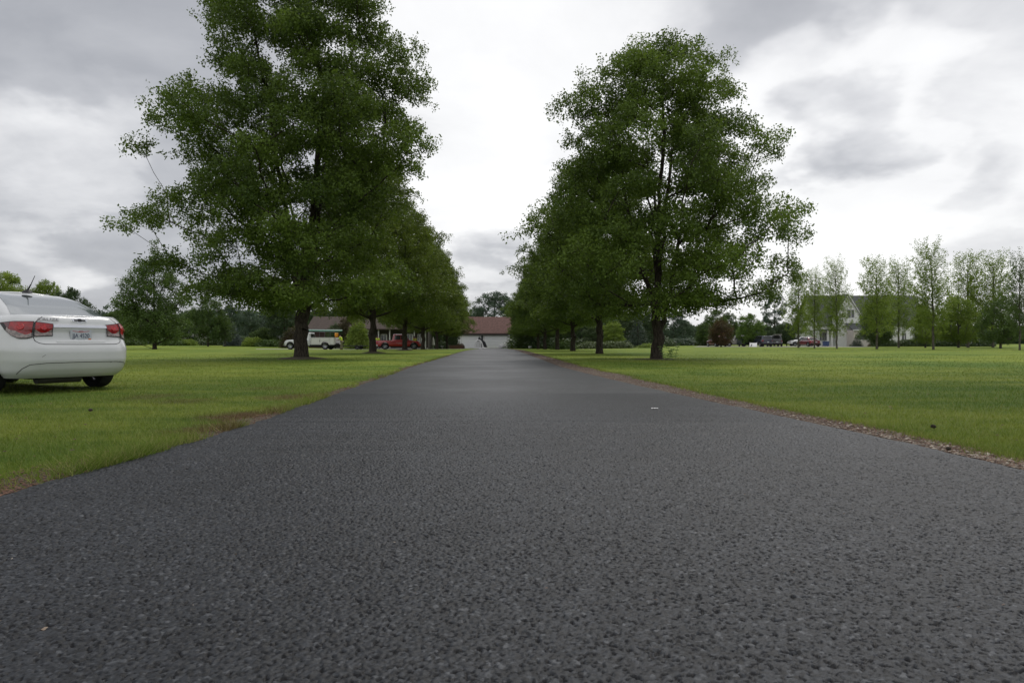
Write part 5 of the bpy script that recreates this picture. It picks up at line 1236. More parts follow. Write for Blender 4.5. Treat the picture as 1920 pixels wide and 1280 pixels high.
# ------------------------------------------------------------------ people (hi-vis workers)
SKIN = mat('skin', (0.32, 0.17, 0.11), 0.6); HIVIS = mat('hivis_yellow', (0.55, 0.72, 0.05), 0.7); PANTS = mat('dark_trousers', (0.02, 0.022, 0.028), 0.85); HAIR = mat('dark_hair', (0.02, 0.014, 0.01), 0.8); BOOT = mat('boots', (0.03, 0.022, 0.015), 0.8)
def skinned(name, pts, edges, rad, m, parent, sub=1):
    me = bpy.data.meshes.new(name); me.from_pydata([tuple(p) for p in pts], edges, []); me.update()
    o = link(name, me, m, parent); s = o.modifiers.new('skin', 'SKIN'); s.use_smooth_shade = True
    for i, r in enumerate(rad): me.skin_vertices[0].data[i].radius = (r, r)
    me.skin_vertices[0].data[0].use_root = True
    q = o.modifiers.new('sub', 'SUBSURF'); q.levels = sub; q.render_levels = sub
    return o
def person(loc, rz, label, bend=0.3, reach=0.6, pants=PANTS, shirt=HIVIS):
    t = thing('person', loc, label, 'person', rz)
    def B(h, f=0.0, x=0.0):     # point on the bent spine: h above the hip, f forward (local +Y)
        return Vector((x, math.sin(bend) * h + math.cos(bend) * f, 0.95 + math.cos(bend) * h - math.sin(bend) * f))
    J = [Vector((0, 0, 0.95)), B(0.15), B(0.35), B(0.48), B(0.57), B(0.66, 0.02), B(0.76, 0.03)]
    R = [0.125, 0.115, 0.145, 0.12, 0.055, 0.085, 0.075]
    E = [(0, 1), (1, 2), (2, 3), (3, 4), (4, 5), (5, 6)]
    for sg in (-1, 1):
        b0 = len(J)
        J += [B(0.47, 0, sg * 0.17), B(0.47 - 0.22, 0.10 + reach * 0.12, sg * 0.23), B(0.47 - 0.28 + 0.12 * reach, 0.34, sg * 0.20), B(0.47 - 0.27 + 0.14 * reach, 0.43, sg * 0.18)]
        R += [0.06, 0.045, 0.032, 0.036]; E += [(3, b0), (b0, b0 + 1), (b0 + 1, b0 + 2), (b0 + 2, b0 + 3)]
        for k, (dx, dy, dz) in enumerate(((-0.03, 0.08, 0), (-0.01, 0.095, 0), (0.01, 0.09, 0), (0.03, 0.075, -0.01), (-0.05 * sg, 0.03, 0.02))):
            J.append(J[b0 + 3] + Vector((dx, dy, dz - 0.03))); R.append(0.010); E.append((b0 + 3, len(J) - 1))
        l0 = len(J)
        J += [Vector((sg * 0.10, 0, 0.90)), Vector((sg * 0.12, 0.04, 0.50)), Vector((sg * 0.13, -0.02 * sg, 0.10)), Vector((sg * 0.14, 0.12, 0.04))]
        R += [0.095, 0.065, 0.045, 0.04]; E += [(0, l0), (l0, l0 + 1), (l0 + 1, l0 + 2), (l0 + 2, l0 + 3)]
    skinned('body', J, E, R, SKIN, t)
    P_ = [B(0.0), B(0.15), B(0.35), B(0.49)]; RR = [0.15, 0.14, 0.17, 0.13]; EE = [(0, 1), (1, 2), (2, 3)]
    for sg in (-1, 1):
        b0 = len(P_); P_ += [B(0.47, 0, sg * 0.17), B(0.47 - 0.20, 0.09 + reach * 0.11, sg * 0.23)]; RR += [0.08, 0.065]; EE += [(3, b0), (b0, b0 + 1)]
    skinned('shirt', P_, EE, RR, shirt, t)
    P_ = [Vector((0, 0, 0.97))]; RR = [0.145]; EE = []
    for sg in (-1, 1):
        b0 = len(P_); P_ += [Vector((sg * 0.10, 0, 0.88)), Vector((sg * 0.12, 0.04, 0.50)), Vector((sg * 0.13, -0.02 * sg, 0.10))]; RR += [0.115, 0.085, 0.07]; EE += [(0, b0), (b0, b0 + 1), (b0 + 1, b0 + 2)]
    skinned('trousers', P_, EE, RR, pants, t)
    m = MB(); hc = B(0.72, 0.0); q = 10
    m.lathe([(0.001, 0.115), (0.06, 0.10), (0.095, 0.05), (0.102, 0.0), (0.095, -0.035)], 14, 'Z', hc); m.build('hair', HAIR, t, 60)
    for sg in (-1, 1): MB().box(sg * 0.135 - 0.045, sg * 0.135 + 0.045, -0.07, 0.19, 0.0, 0.10).build('boot', BOOT, t, bevel=0.03)
    m = MB(); 
    for sg in (-1, 1): m.lathe([(0.001, 0.0), (0.011, 0.003), (0.001, 0.012)], 8, 'Y', B(0.68, 0.098, sg * 0.032))
    m.build('eyes', HAIR, t, 60); m = MB(); m.tube(B(0.665, 0.09), B(0.645, 0.125), 0.012, 0.017, 8); m.build('nose', SKIN, t, 60)
    return t
x, y, z = at3(641, 76.3); person((x, y, z), math.radians(75), 'person in yellow hi-vis shirt leaning on the tail of the white work truck', 0.35, 0.8, mat('khaki_trousers', (0.22, 0.20, 0.13), 0.85))
x, y, z = at3(709, 86.2); person((x, y, z), math.radians(170), 'person in yellow hi-vis shirt behind the bed of the red pickup', 0.35, 0.5)
x, y, z = at3(779, 86.0); person((x, y, z), math.radians(160), 'person in yellow hi-vis shirt leaning over the hood of the red pickup', 0.55, 0.9)

# ------------------------------------------------------------------ side drive and pads
PALE = gravel_mat('pale_gravel', (0.26, 0.25, 0.22), (0.36, 0.34, 0.30), (0.24, 0.24, 0.19), 12)
def pad(name, pts, dz=0.012, n=24, mt=None):
    """ribbon from matched lists of (near, far) pixel/depth pairs"""
    s = MB(); rows = []
    for k in range(len(pts) - 1):
        (a, b), (c, d) = pts[k], pts[k + 1]
        for j in range(n + (k == len(pts) - 2)):
            t = j / n; p = Vector(at(*a)).lerp(Vector(at(*c)), t); q = Vector(at(*b)).lerp(Vector(at(*d)), t)
            rows.append([(*(p.lerp(q, i / 6)), ground(*p.lerp(q, i / 6)) + dz) for i in range(7)])
    s.grid(rows); return tag(s.build(name, mt or PALE, None, fix=False), kind='structure')
pad('side_drive', [((480, 76), (480, 82)), ((700, 80), (700, 92)), ((800, 90), (800, 100)), ((872, 108), (872, 119))])
pad('gravel_lot', [((1300, 104), (1310, 120)), ((1560, 100), (1560, 118)), ((1640, 99), (1640, 104))], 0.014)

# ------------------------------------------------------------------ buildings
SIDING = mat('white_siding', (0.76, 0.76, 0.76), 0.55, var=0.04, nscale=1.5)
PINKW = mat('pale_pinkish_wall', (0.60, 0.54, 0.51), 0.6, var=0.05, nscale=1.5)
TRIM = mat('white_trim', (0.66, 0.66, 0.65), 0.5, var=0.03)
ROOF_R = mat('red_brown_shingle', (0.118, 0.060, 0.050), 0.9, var=0.22, nscale=3.0, bump=0.5, bscale=18)
ROOF_G = mat('grey_shingle', (0.085, 0.090, 0.092), 0.9, var=0.2, nscale=3.0, bump=0.5, bscale=18)
MAROONW = mat('maroon_wall', (0.040, 0.018, 0.018), 0.8, var=0.15)
DARKW = mat('dark_brown_wall', (0.06, 0.052, 0.045), 0.8, var=0.15)
BRICK = mat('brick', (0.19, 0.09, 0.07), 0.85, var=0.35, nscale=9, bump=0.4, bscale=25)
DOORW = mat('garage_door_white', (0.80, 0.81, 0.81), 0.4, var=0.02)
PANE = mat('dark_pane', (0.03, 0.035, 0.04), 0.08, spec=0.8)
def gable_roof(mb, x0, x1, y0, y1, ze, zr, over=0.35, th=0.14, prow=0.0):
    ym = (y0 + y1) / 2; s_ = (zr - ze) / ((y1 - y0) / 2)
    a = y0 - over; b = y1 + over; za = ze - over * s_; X0, X1 = x0 - over, x1 + over
    V = [(X0, a, za), (X1, a, za), (X1 + prow, ym, zr), (X0 - prow, ym, zr), (X1, b, za), (X0, b, za)]
    V += [(x, y, z + th) for x, y, z in V]
    mb.add(V, [(0, 1, 2, 3), (3, 2, 4, 5), (6, 9, 8, 7), (9, 11, 10, 8), (0, 6, 7, 1), (5, 4, 10, 11), (1, 7, 8, 2), (2, 8, 10, 4), (0, 3, 9, 6), (3, 5, 11, 9)])
def window(par, x, z, w, h, y, name='window', panes=2):
    m = MB(); f = 0.09
    m.box(x - w / 2 - f, x + w / 2 + f, y - 0.05, y - 0.003, z - f, z); m.box(x - w / 2 - f, x + w / 2 + f, y - 0.05, y - 0.003, z + h, z + h + f)
    for k in range(panes + 1):
        xx = x - w / 2 + w * k / panes; e = f / 2 if 0 < k < panes else f
        m.box(xx - (e if k else f), xx + (0 if k == 0 else (e if k < panes else f)) if k else xx, y - 0.048, y - 0.004, z, z + h)
    wdw = m.build(name, TRIM, par); m = MB().box(x - w / 2, x + w / 2, y - 0.02, y - 0.002, z + 0.001, z + h - 0.001); m.build('pane', PANE, wdw); return wdw
# garage at the end of the drive
gz = ground(0.4, 132); garage = thing('garage', (0, 132.2, gz), 'long white garage with red brown shingle roof at the end of the drive', 'garage')
gx0, gx1 = -6.9, 3.15
MB().box(gx0, gx1, 0, 8.4, -0.3, 3.02).build('wall', SIDING, garage)
m = MB(); gable_roof(m, gx0, gx1 - 0.3, 0, 8.4, 3.08, 6.1, 0.45, 0.16, prow=0.75); m.build('roof', ROOF_R, garage)
m = MB(); m.add([(gx0, 0.02, 3.02), (gx0, 8.38, 3.02), (gx0, 4.2, 5.95), (gx0 + 0.1, 0.02, 3.02), (gx0 + 0.1, 8.38, 3.02), (gx0 + 0.1, 4.2, 5.95), (gx1 - .1, 0.02, 3.02), (gx1 - .1, 8.38, 3.02), (gx1 - .1, 4.2, 5.95), (gx1, 0.02, 3.02), (gx1, 8.38, 3.02), (gx1, 4.2, 5.95)],
                 [(0, 1, 2), (3, 5, 4), (0, 2, 5, 3), (1, 4, 5, 2), (6, 7, 8), (9, 11, 10), (6, 8, 11, 9), (7, 10, 11, 8)]); m.build('gable_wall', SIDING, garage)
m = MB(); m.box(gx0 - 0.45, gx1 + 0.15, -0.50, -0.455, 2.58, 2.80); m.build('gutter', mat('gutter_dark', (0.04, 0.032, 0.03), 0.6), garage)
for (a, b) in ((-6.05, -2.75), (-1.65, 2.55)):
    m = MB(); n_ = 4; hh = 2.35 / n_
    for k in range(n_): m.box(a, b, -0.07 + 0.0, -0.003, k * hh + 0.02, (k + 1) * hh - 0.006)
    d = m.build('garage_door', DOORW, garage, bevel=0.008)
    m = MB(); m.box(a - 0.14, a - 0.002, -0.09, -0.003, 0, 2.5); m.box(b + 0.002, b + 0.14, -0.09, -0.003, 0, 2.5); m.box(a - 0.002, b + 0.002, -0.09, -0.003, 2.352, 2.5); m.build('door_trim', TRIM, garage)
MB().box(-2.35, -1.98, -0.05, -0.003, 0.05, 2.45).build('dark_post_panel', mat('dark_panel', (0.03, 0.032, 0.04), 0.5), garage)
# lattice arch figure with a dark pointed cover in front of it
x, y = at(897, 129); th = thing('garden_ornament', (x, y, ground(x, y)), 'white arched lattice hoop with spreading foot in front of the garage doors', 'ornament')
WH = mat('bright_white', (0.80, 0.80, 0.80), 0.6)
m = MB(); pts = [Vector((0.78 * math.cos(a) * (1 if a < PI / 2 else 0.85), 0, 0.08 + 1.5 * math.sin(a) ** 0.8)) for a in np.linspace(0.0, PI, 19)]; m.path(pts, 0.10, 8); m.tube((-0.8, 0, 0.08), (1.5, -0.1, 0.06), 0.10, 0.07, 8); m.tube((0.72, 0, 0.1), (1.25, 0, 0.08), 0.13, 0.09, 8); m.build('hoop', WH, th, 60)
m = MB()
for k in range(-5, 6):
    xx = k * 0.11; hh = 1.5 * max(0.05, 1 - (abs(xx) / 0.72) ** 2) ** 0.45; m.tube((xx, 0, 0.1), (xx * 0.5, 0, hh), 0.018, 0.018, 5)
for k in range(1, 6): w_ = 0.66 * (1 - (k / 7) ** 2); m.tube((-w_, 0.03, k * 0.24), (w_, 0.03, k * 0.24), 0.015, 0.015, 5)
m.build('lattice', mat('lattice_grey', (0.55, 0.55, 0.55), 0.6), th)
x, y = at(899, 129.8); m = MB(); m.add([(-0.45, 0, 1.25), (-0.1, 0, 2.25), (0.1, 0.0, 2.0), (0.55, 0, 1.65), (1.1, 0, 1.2), (1.5, 0, 0.2), (0.9, 0, 0.15), (0.6, 0, 1.05), (0.1, 0, 1.45)] + [(-0.45, .12, 1.25), (-0.1, .12, 2.25), (0.1, 0.12, 2.0), (0.55, .12, 1.65), (1.1, .12, 1.2), (1.5, .12, 0.2), (0.9, .12, 0.15), (0.6, .12, 1.05), (0.1, .12, 1.45)],
       [tuple(range(9)), tuple(range(17, 8, -1))] + [(k, (k + 1) % 9, 9 + (k + 1) % 9, 9 + k) for k in range(9)])
o = m.build('folded_cover', mat('cover_dark', (0.03, 0.03, 0.035), 0.8), None); o.location = (x, y, ground(x, y)); tag(o, 'dark pointed folded cover standing right behind the white hoop', 'cover')
for px, lab in ((944, 'left small dark planter by the right corner of the garage'), (948.5, 'middle small dark planter by the right corner of the garage')):
    x, y = at(px, 130); th = thing('planter', (x, y, ground(x, y)), lab, 'planter', group='planters at the garage corner')
    MB().lathe([(0.001, 0), (0.13, 0), (0.19, 0.35), (0.17, 0.36), (0.001, 0.33)], 16).build('pot', mat('pot_dark', (0.05, 0.05, 0.06), 0.6), th, 40); link('plant', SHR[0][0], None, th); pc = th.children[-1]; pc.scale = (0.2, 0.2, 0.3); pc.location = (0, 0, 0.33); pc.material_slots[0].link = 'OBJECT'; pc.material_slots[0].material = LEAF_DARK
x, y = at(951, 129.6); th = thing('planter', (x, y, ground(x, y)), 'pale small planter rightmost at the garage corner', 'planter', group='planters at the garage corner')
MB().lathe([(0.001, 0), (0.15, 0), (0.20, 0.25), (0.18, 0.26), (0.001, 0.24)], 16).build('pot', mat('pot_pale', (0.45, 0.44, 0.42), 0.6), th, 40)
x, y = at(994, 118); m = MB(); m.lathe([(0.001, 0.62), (0.14, 0.60), (0.27, 0.50), (0.33, 0.33), (0.31, 0.12), (0.25, 0.0)], 18); o = m.build('boulder', mat('pale_stone', (0.55, 0.55, 0.53), 0.7, bump=0.3), None, 60); o.location = (x, y, ground(x, y)); tag(o, 'white round object on the lawn right of the garage', 'boulder')
x, y = at(901, 99); m = MB(); m.box(-0.22, 0.22, -0.15, 0.15, 0.0, 0.02); o = m.build('paper_sheet', WH, None); o.location = (x, y, ground(x, y) + 0.016); tag(o, 'white sheet lying far up the asphalt near the garage', 'paper')
# raised brick bed and shrubs left of the garage
x, y, z = at3(851, 120); th = thing('brick_planter_wall', (x, y, z), 'low reddish brick wall of a raised bed left of the garage', 'low wall')
MB().box(-1.75, 1.55, 0, 0.25, -0.2, 0.55).build('wall', BRICK, th, bevel=0.01); MB().box(-1.8, 1.6, -0.03, 0.28, 0.552, 0.62).build('coping', mat('coping_stone', (0.20, 0.15, 0.13), 0.8), th, bevel=0.01)
T('shrub', SHR[0], 863, 121, 643.5, 'brownish shrub at the left end of the garage wall', LEAF_COPPER, 1.0, 'shrub', wid=0.9)
T('shrub', SHR[0], 842, 122.5, 640.5, 'dark shrub behind the low brick wall', LEAF_DARK, 1.0, 'shrub', wid=1.6)
T('shrub', SHR[0], 826, 118, 641, 'dark shrub left of the low brick wall', LEAF_DARK, 1.0, 'shrub', wid=1.3)
x, y, z = at3(812, 108); th = thing('garden_parasol', (x, y, z), 'closed pale parasol standing between the fourth and fifth left trunks', 'parasol')
MB().tube((0, 0, 0), (0, 0, 1.95), 0.025, 0.025, 8).build('pole', TRIM, th); MB().lathe([(0.30, 0.65), (0.26, 0.9), (0.2, 1.3), (0.13, 1.7), (0.02, 1.9)], 12).build('canopy', mat('canvas_pale', (0.50, 0.50, 0.44), 0.8), th, 30); MB().lathe([(0.001, 0.0), (0.28, 0.0), (0.28, 0.07), (0.03, 0.1)], 14).build('foot', mat('concrete', (0.3, 0.29, 0.27), 0.9), th, 30)
x, y, z = at3(829, 112); o = MB().lathe([(0.001, 0.40), (0.22, 0.38), (0.26, 0.44), (0.22, 0.47), (0.001, 0.45)], 16).build('bird_bath_bowl', WH, None, 40); 
th = thing('bird_bath', (x, y, z), 'small white bird bath between the fifth and sixth left trunks', 'bird bath'); o.parent = th; o.name = 'bowl'; o.location = (0, 0, 0.0)
MB().lathe([(0.001, 0), (0.16, 0), (0.06, 0.06), (0.05, 0.385), (0.001, 0.385)], 12).build('pedestal', mat('concrete', (0.3, 0.29, 0.27), 0.9), th, 40)

# red brown house behind the trucks
x0, y0 = at(578, 103); x1, y1 = at(800, 103)
hx = (x0 + x1) / 2; hw_ = (x1 - x0) / 2; th = house = thing('brown_house', (hx, y0 + 0.0, ground(hx, y0)), 'long low house with red brown roof and white porch posts behind the trucks', 'house')
MB().box(-hw_, -hw_ + 3.0, 0.4, 8, -0.3, 3.0).build('wall', MAROONW, th); MB().box(-hw_ + 3.002, hw_, 1.6, 8.01, -0.3, 3.0).build('wall', DARKW, th)
m = MB(); gable_roof(m, -hw_, hw_, 0.2, 8.2, 3.02, 4.9, 0.3, 0.14); m.build('roof', mat('brown_shingle', (0.055, 0.038, 0.030), 0.9, var=0.25, nscale=3.0), th)
for sg in (-1, 1): MB().add([(sg * (hw_ - 0.1), 0.4, 3.0), (sg * (hw_ - 0.1), 8.0, 3.0), (sg * (hw_ - 0.1), 4.2, 4.85)], [(0, 1, 2)]).build('gable_wall', DARKW, th, fix=False)
m = MB().box(-hw_ + 3.01, hw_, 0.35, 1.59, -0.3, 0.12); m.build('porch_floor', mat('concrete', (0.3, 0.29, 0.27), 0.9), th)
for px in (619, 655, 690, 709, 730, 776, 797):
    X = at(px, 103.4)[0] - hx; MB().box(X - 0.08, X + 0.08, 0.42, 0.58, 0.121, 2.98).build('porch_post', TRIM, th, bevel=0.01)
for px, w in ((606, 0.8), (640, 1.1), (672, 1.1), (720, 0.8), (768.5, 0.8), (787, 0.5)):
    X = at(px, 105)[0] - hx; window(th, X, 1.0, w, 1.15, 1.6)
X = at(750, 105)[0] - hx; MB().box(X - 0.45, X + 0.45, 1.55, 1.597, 0.125, 2.15).build('door', mat('door_dark', (0.05, 0.03, 0.025), 0.5), th)
# dry stone wall of boulders
rs = random.Random(12)
def stone(par, x, z, r, y):
    bm = bmesh.new(); bmesh.ops.create_icosphere(bm, subdivisions=2, radius=r)
    for v in bm.verts:
        k = 1 + 0.25 * mnoise.noise(v.co * 3 / max(r, 0.1) * 0.4 + Vector((x, z, 0))); v.co = Vector((v.co.x * k * 1.35, v.co.y * k, v.co.z * k * 0.8))
    me = bpy.data.meshes.new('stone'); bm.to_mesh(me); bm.free(); o = link('stone', me, mat('grey_stone', (0.15, 0.14, 0.13), 0.9, var=0.4, nscale=4, bump=0.4, bscale=20), par); o.location = (x, y, z); return o
x, y, z = at3(672, 90); th = thing('stone_wall', (x, y, z), 'low dry wall of grey boulders right of the white work truck', 'stone wall')
for r_ in range(3):
    xx = -1.6 + 0.1 * r_
    while xx < 1.7 - 0.1 * r_:
        q = rs.uniform(0.15, 0.24); stone(th, xx, 0.10 + r_ * 0.27, q, rs.uniform(-0.05, 0.05)); xx += q * 2.15
# tow hitch / small trailer frame behind the work truck
x, y, z = at3(652, 77.5); th = thing('trailer_frame', (x, y, z + 0.0), 'low black trailer frame hitched behind the white work truck', 'trailer', math.radians(-5))
m = MB(); m.tube((-1.1, 0, 0.42), (0.2, -0.5, 0.42), 0.04, 0.04, 6); m.tube((-1.1, 0, 0.42), (0.2, 0.5, 0.42), 0.04, 0.04, 6); m.box(0.2, 2.2, -0.6, 0.6, 0.38, 0.46); m.build('chassis', BLACKP, th)
for sg in (-1, 1): w = wheel(th, sg * 0.7, 0, 0.26, 0.15, DARKRIM); w.rotation_euler = (0, 0, PI / 2); w.location = (1.3, sg * 0.70, 0.26)
# small white shed
x, y, z = at3(528, 118); th = thing('garden_shed', (x, y, z), 'tiny white shed with a grey roof left of the work truck hood', 'shed')
MB().box(-0.75, 0.75, 0, 1.6, -0.2, 1.25).build('wall', SIDING, th); m = MB(); gable_roof(m, -0.75, 0.75, 0, 1.6, 1.27, 1.75, 0.15, 0.06); m.build('roof', ROOF_G, th); window(th, 0.1, 0.55, 0.35, 0.45, 0.0, panes=1)
# pale wall end seen left, between trees
x, y, z = at3(355, 128); th = thing('pale_barn', (x, y, z), 'narrow pale building end showing between trees right of the lone broad tree', 'barn')
MB().box(-1.2, 1.2, 0, 6, -0.3, 2.6).build('wall', SIDING, th); m = MB(); gable_roof(m, -1.2, 1.2, 0, 6, 2.62, 3.6, 0.2, 0.08); m.build('roof', ROOF_G, th)

# white house behind the young trees
D_H = 120
X = lambda px: at(px, D_H)[0]
hx, hy = at(1640, D_H); hz = ground(hx, hy)
ang = 0.0
th = thing('white_house', (hx, hy, hz), 'large white two storey house with steep grey roof behind the young trees', 'house', math.radians(0))
xl, xr = (1537 - 1640) * D_H / F * 1.0, (1748 - 1640) * D_H / F
MB().box(xl, xr, 0.6, 10, -0.3, 3.9).build('wall', SIDING, th)
m = MB(); gable_roof(m, xl, xr, 0.6, 10, 3.95, 9.1, 0.35, 0.16); m.build('roof', ROOF_G, th)
for e in (xl + 0.12, xr - 0.12): MB().add([(e, 0.7, 3.9), (e, 9.9, 3.9), (e, 5.3, 8.9)], [(0, 1, 2)]).build('gable_wall', SIDING, th, fix=False)
# cross gable
ga = (1563 - 1640) * D_H / F; gb = (1607 - 1640) * D_H / F; gm = (ga + gb) / 2
MB().box(ga, gb, -0.7, 0.598, -0.3, 5.6).build('bay_wall', SIDING, th)
m = MB(); m.add([(ga, -0.7, 5.6), (gb, -0.7, 5.6), (gm, -0.7, 8.95), (ga, 5.0, 5.6), (gb, 5.0, 5.6), (gm, 5.0, 8.95)], [(0, 1, 2), (3, 5, 4), (0, 2, 5, 3), (1, 4, 5, 2)]); m.build('bay_gable', SIDING, th)
m = MB(); o_ = 0.25; sl = (8.95 - 5.6) / (gb - gm)
for sg, e in ((-1, ga), (1, gb)):
    ex = e + sg * o_; ez = 5.6 - o_ * sl
    m.add([(gm, -1.0, 9.0), (ex, -1.0, ez + 0.05), (ex, 5.2, ez + 0.05), (gm, 5.2, 9.0), (gm, -1.0, 9.15), (ex, -1.0, ez + 0.2), (ex, 5.2, ez + 0.2), (gm, 5.2, 9.15)], [(0, 1, 2, 3), (4, 7, 6, 5), (0, 4, 5, 1), (1, 5, 6, 2), (2, 6, 7, 3)])
m.build('bay_roof', ROOF_G, th)
m = MB()
for sg, e in ((-1, ga), (1, gb)):
    ex = e + sg * o_; ez = 5.6 - o_ * sl; m.add([(gm, -1.03, 8.80), (ex, -1.03, ez - 0.1), (ex, -1.03, ez + 0.17), (gm, -1.03, 9.12), (gm, -1.005, 8.80), (ex, -1.005, ez - 0.1), (ex, -1.005, ez + 0.17), (gm, -1.005, 9.12)], [(0, 1, 2, 3), (7, 6, 5, 4), (0, 4, 5, 1), (3, 2, 6, 7)])
m.build('rake_trim', TRIM, th)
window(th, gm + 0.55, 5.0, 1.3, 1.35, -0.7)
# ground floor front wing
wa, wb = (1583 - 1640) * D_H / F, (1625 - 1640) * D_H / F
MB().box(wa, wb, -3.0, -0.702, -0.3, 2.75).build('wing_wall', PINKW, th)
m = MB(); m.add([(wa - .3, -3.3, 2.72), (wb + .3, -3.3, 2.72), (wb + .3, -0.71, 3.9), (wa - .3, -0.71, 3.9), (wa - .3, -3.3, 2.86), (wb + .3, -3.3, 2.86), (wb + .3, -0.71, 4.04), (wa - .3, -0.71, 4.04)], [(0, 3, 2, 1), (4, 5, 6, 7), (0, 1, 5, 4), (1, 2, 6, 5), (3, 0, 4, 7)]); m.build('wing_roof', ROOF_G, th)
m = MB().box(wa - .3, wb + .3, -3.34, -3.302, 2.66, 2.84); m.build('eave_trim', TRIM, th)
window(th, (wa + wb) / 2 + 0.15, 1.15, 2.3, 1.25, -3.0, panes=3)
MB().box((1625.2 - 1640) * D_H / F, (1642 - 1640) * D_H / F, -0.5, 0.597, -0.3, 2.7).build('brick_wing', BRICK, th)
window(th, (1633 - 1640) * D_H / F, 1.2, 0.9, 1.1, -0.5)
for px in (1543, 1552, 1660, 1700, 1725): window(th, (px - 1640) * D_H / F, 1.0, 0.8, 1.3, 0.6)
dX = (1684 - 1640) * D_H / F; MB().box(dX - 0.55, dX + 0.55, 0.5, 0.597, 0.0, 2.2).build('door', TRIM, th)
for px in (1541.5, 1549): X_ = (px - 1640) * D_H / F; MB().box(X_ - 0.11, X_ + 0.11, -1.9, -1.7, 0, 2.7).build('porch_post', TRIM, th)
MB().box(xl - 0.2, ga - 0.01, -2.0, 0.59, 2.72, 2.95).build('porch_roof', ROOF_G, th)
# hedge and low planting at the house
for i, (px, top, w) in enumerate(((1652, 636, 1.4), (1665, 637, 1.4), (1700, 636, 1.5), (1716, 636, 1.6), (1734, 635, 1.5), (1752, 636, 1.6), (1772, 634, 1.6), (1790, 634, 1.7), (1810, 633, 1.7), (1828, 635, 1.6), (1846, 637, 1.5))):
    T('hedge_bush', SHR[0], px, 112, top, ['first', 'second', 'third', 'fourth', 'fifth', 'sixth', 'seventh', 'eighth', 'ninth', 'tenth', 'last'][i] + ' dark bush from the left in the hedge before the white house', LEAF_DARK, 1.0, 'shrub', wid=w, group='dark bushes in front of the white house')
T('shrub', SHR[0], 1636, 114, 643.5, 'reddish low shrub at the brick corner of the white house', LEAF_COPPER, 1.0, 'shrub', wid=1.5)
for px, lab in ((1595, 'left tiny dark bush below the white house window'), (1608.5, 'right tiny dark bush below the white house window')): T('shrub', SHR[0], px, 114.5, 646, lab, LEAF_DARK, 1.0, 'shrub', wid=0.9)
# blue bins at the porch
for px, lab, c in ((1546, 'left blue barrel bin beside the white porch post', 'bin_blue'), (1551, 'right blue barrel bin beside the white house', 'bin_blue')):
    x, y, z = at3(px, 114); th = thing('wheelie_bin', (x, y, z), lab, 'bin', group='blue bins at the porch'); mb_ = mat(c, (0.05, 0.08, 0.20), 0.5)
    MB().add([(-.2, -.2, 0.05), (.2, -.2, 0.05), (.2, .2, 0.05), (-.2, .2, 0.05), (-.26, -.27, .8), (.26, -.27, .8), (.26, .27, .8), (-.26, .27, .8)], [(0, 3, 2, 1), (4, 5, 6, 7), (0, 1, 5, 4), (1, 2, 6, 5), (2, 3, 7, 6), (3, 0, 4, 7)]).build('bin_body', mb_, th, bevel=0.02)
    MB().box(-.28, .28, -.3, .3, .802, .86).build('lid', mb_, th, bevel=0.015)
    for sg in (-1, 1): w = MB().lathe([(0.001, -0.02), (0.09, -0.02), (0.09, 0.02), (0.001, 0.02)], 12, 'X').build('wheel', RUBBER, th); w.location = (sg * 0.2, 0.24, 0.09)
# dark green utility trailer box beside the board, white leaning board
x, y, z = at3(1401, 112); th = thing('cargo_trailer', (x, y, z), 'dark green box trailer between the beige car and the white board', 'trailer')
MB().box(-0.85, 0.95, 0, 2.4, 0.30, 1.42).build('box', GRN, th, bevel=0.02); MB().box(-0.8, 0.9, 0.1, 2.3, 0.22, 0.298).build('chassis', UNDER, th)
for sg in (-1, 1): wheel(th, 0.05 + sg * 0.92, 1.2, 0.26, 0.16, DARKRIM)
MB().box(-0.78, -0.70, -0.02, -0.002, 0.34, 0.46).build('tail_light', REDL, th)
x, y, z = at3(1411.5, 106); th = thing('leaning_board', (x, y, z), 'white slanted board with a dark patch leaning beside the dark cars', 'board')
m = MB(); m.add([(-0.68, -0.35, 0.0), (0.52, -0.35, 0.0), (0.72, 0.15, 0.62), (-0.42, 0.15, 0.62), (-0.68, -0.31, 0.0), (0.52, -0.31, 0.0), (0.72, 0.19, 0.62), (-0.42, 0.19, 0.62)], [(0, 1, 2, 3), (7, 6, 5, 4), (0, 4, 5, 1), (1, 5, 6, 2), (2, 6, 7, 3), (3, 7, 4, 0)]); m.build('panel', WH, th)
m = MB(); m.add([(-0.48, -0.30 - 0.02, 0.12), (-0.30, -0.32, 0.12), (-0.12, -0.07, 0.42), (-0.24, -0.07, 0.42)], [(0, 1, 2, 3)]); m.v = [(a, b - 0.06, c) for a, b, c in m.v]; m.build('dark_patch', BLACKP, th, fix=False)
m = MB(); m.tube((-0.40, 0.17, 0.62), (-0.42, 0.19, 0.72), 0.03, 0.02, 6); m.tube((0.70, 0.17, 0.62), (0.74, 0.19, 0.76), 0.03, 0.02, 6); m.tube((0.1, 0.19, 0.6), (0.1, 0.6, 0.0), 0.02, 0.02, 6); m.build('prop', WH, th)
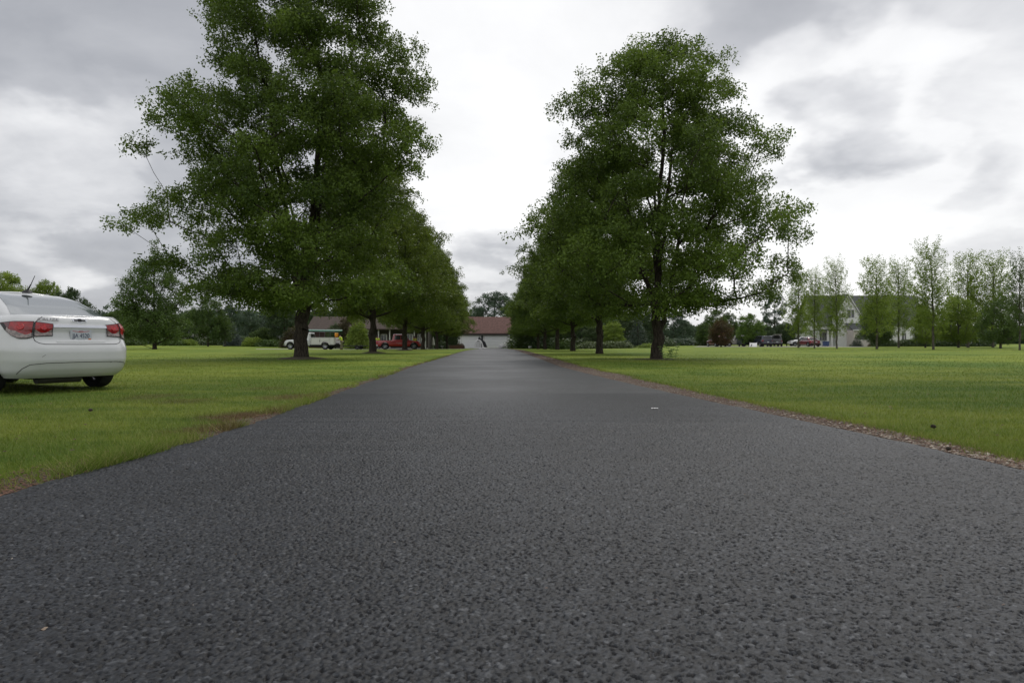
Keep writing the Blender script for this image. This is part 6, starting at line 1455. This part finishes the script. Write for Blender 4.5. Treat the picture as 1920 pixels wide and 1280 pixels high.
# wooden slanted chair in the far lawn
x, y, z = at3(1249, 122); th = thing('lawn_chair', (x, y, z), 'pinkish wooden slanted lawn chair right of the nearest right trunk', 'chair'); WD = mat('faded_wood', (0.36, 0.23, 0.18), 0.8, var=0.2)
m = MB()
for k in range(5): m.add([(-0.32 + k * 0.13, 0.10, 0.36), (-0.21 + k * 0.13, 0.10, 0.36), (-0.21 + k * 0.13, 0.45, 1.05 + 0.06 * (2 - abs(k - 2))), (-0.32 + k * 0.13, 0.45, 1.05 + 0.06 * (2 - abs(k - 2))), (-0.32 + k * 0.13, 0.13, 0.36), (-0.21 + k * 0.13, 0.13, 0.36), (-0.21 + k * 0.13, 0.48, 1.05), (-0.32 + k * 0.13, 0.48, 1.05)], [(0, 1, 2, 3), (7, 6, 5, 4), (0, 4, 5, 1), (3, 2, 6, 7), (0, 3, 7, 4), (1, 5, 6, 2)])
m.build('backrest', WD, th); MB().box(-0.32, 0.32, -0.35, 0.10, 0.33, 0.37).build('seat', WD, th)
for sx in (-1, 1):
    MB().box(sx * 0.36 - 0.03, sx * 0.36 + 0.03, -0.38, -0.30, 0, 0.58).build('leg', WD, th); MB().box(sx * 0.36 - 0.03, sx * 0.36 + 0.03, 0.2, 0.28, 0, 0.58).build('leg', WD, th); MB().box(sx * 0.36 - 0.06, sx * 0.36 + 0.06, -0.42, 0.32, 0.582, 0.61).build('armrest', WD, th)
# litter on the drive and clods in the lawn
x, y = base(1227, 769); m = MB(); rows = []
for i in range(5):
    rows.append([(-0.035 + 0.07 * j / 5 + 0.003 * math.sin(i * 2), -0.02 + 0.04 * i / 4, 0.004 + 0.006 * abs(math.sin(j * 1.3 + i))) for j in range(6)])
m.grid(rows); o = m.build('paper_scrap', WH, None, fix=False); o.location = (x, y, 0.016); tag(o, 'small crumpled white paper scrap on the asphalt', 'paper')
def clod(px, py, r, lab, c, nm='dirt_clod'):
    x, y = base(px, py); bm = bmesh.new(); bmesh.ops.create_icosphere(bm, subdivisions=3, radius=r)
    for v in bm.verts: k = 1 + 0.35 * mnoise.noise(v.co * 40 + Vector((px, 0, 0))); v.co = Vector((v.co.x * k * 1.3, v.co.y * k, v.co.z * k * 0.9))
    me = bpy.data.meshes.new(nm); bm.to_mesh(me); bm.free(); o = link(nm, me, mat('clod_' + nm, c, 0.95, bump=0.5)); o.location = (x, y, r * 0.8 + 0.015); tag(o, lab, 'clod')
clod(1750, 806, 0.018, 'dark brown clump standing in the grass on the right lawn', (0.03, 0.022, 0.015))
clod(170, 774, 0.016, 'black twiggy clump in the grass right below the white car', (0.018, 0.015, 0.012))
clod(1648 + 130, 848, 0.014, 'brown clod on the right gravel verge', (0.05, 0.03, 0.02))
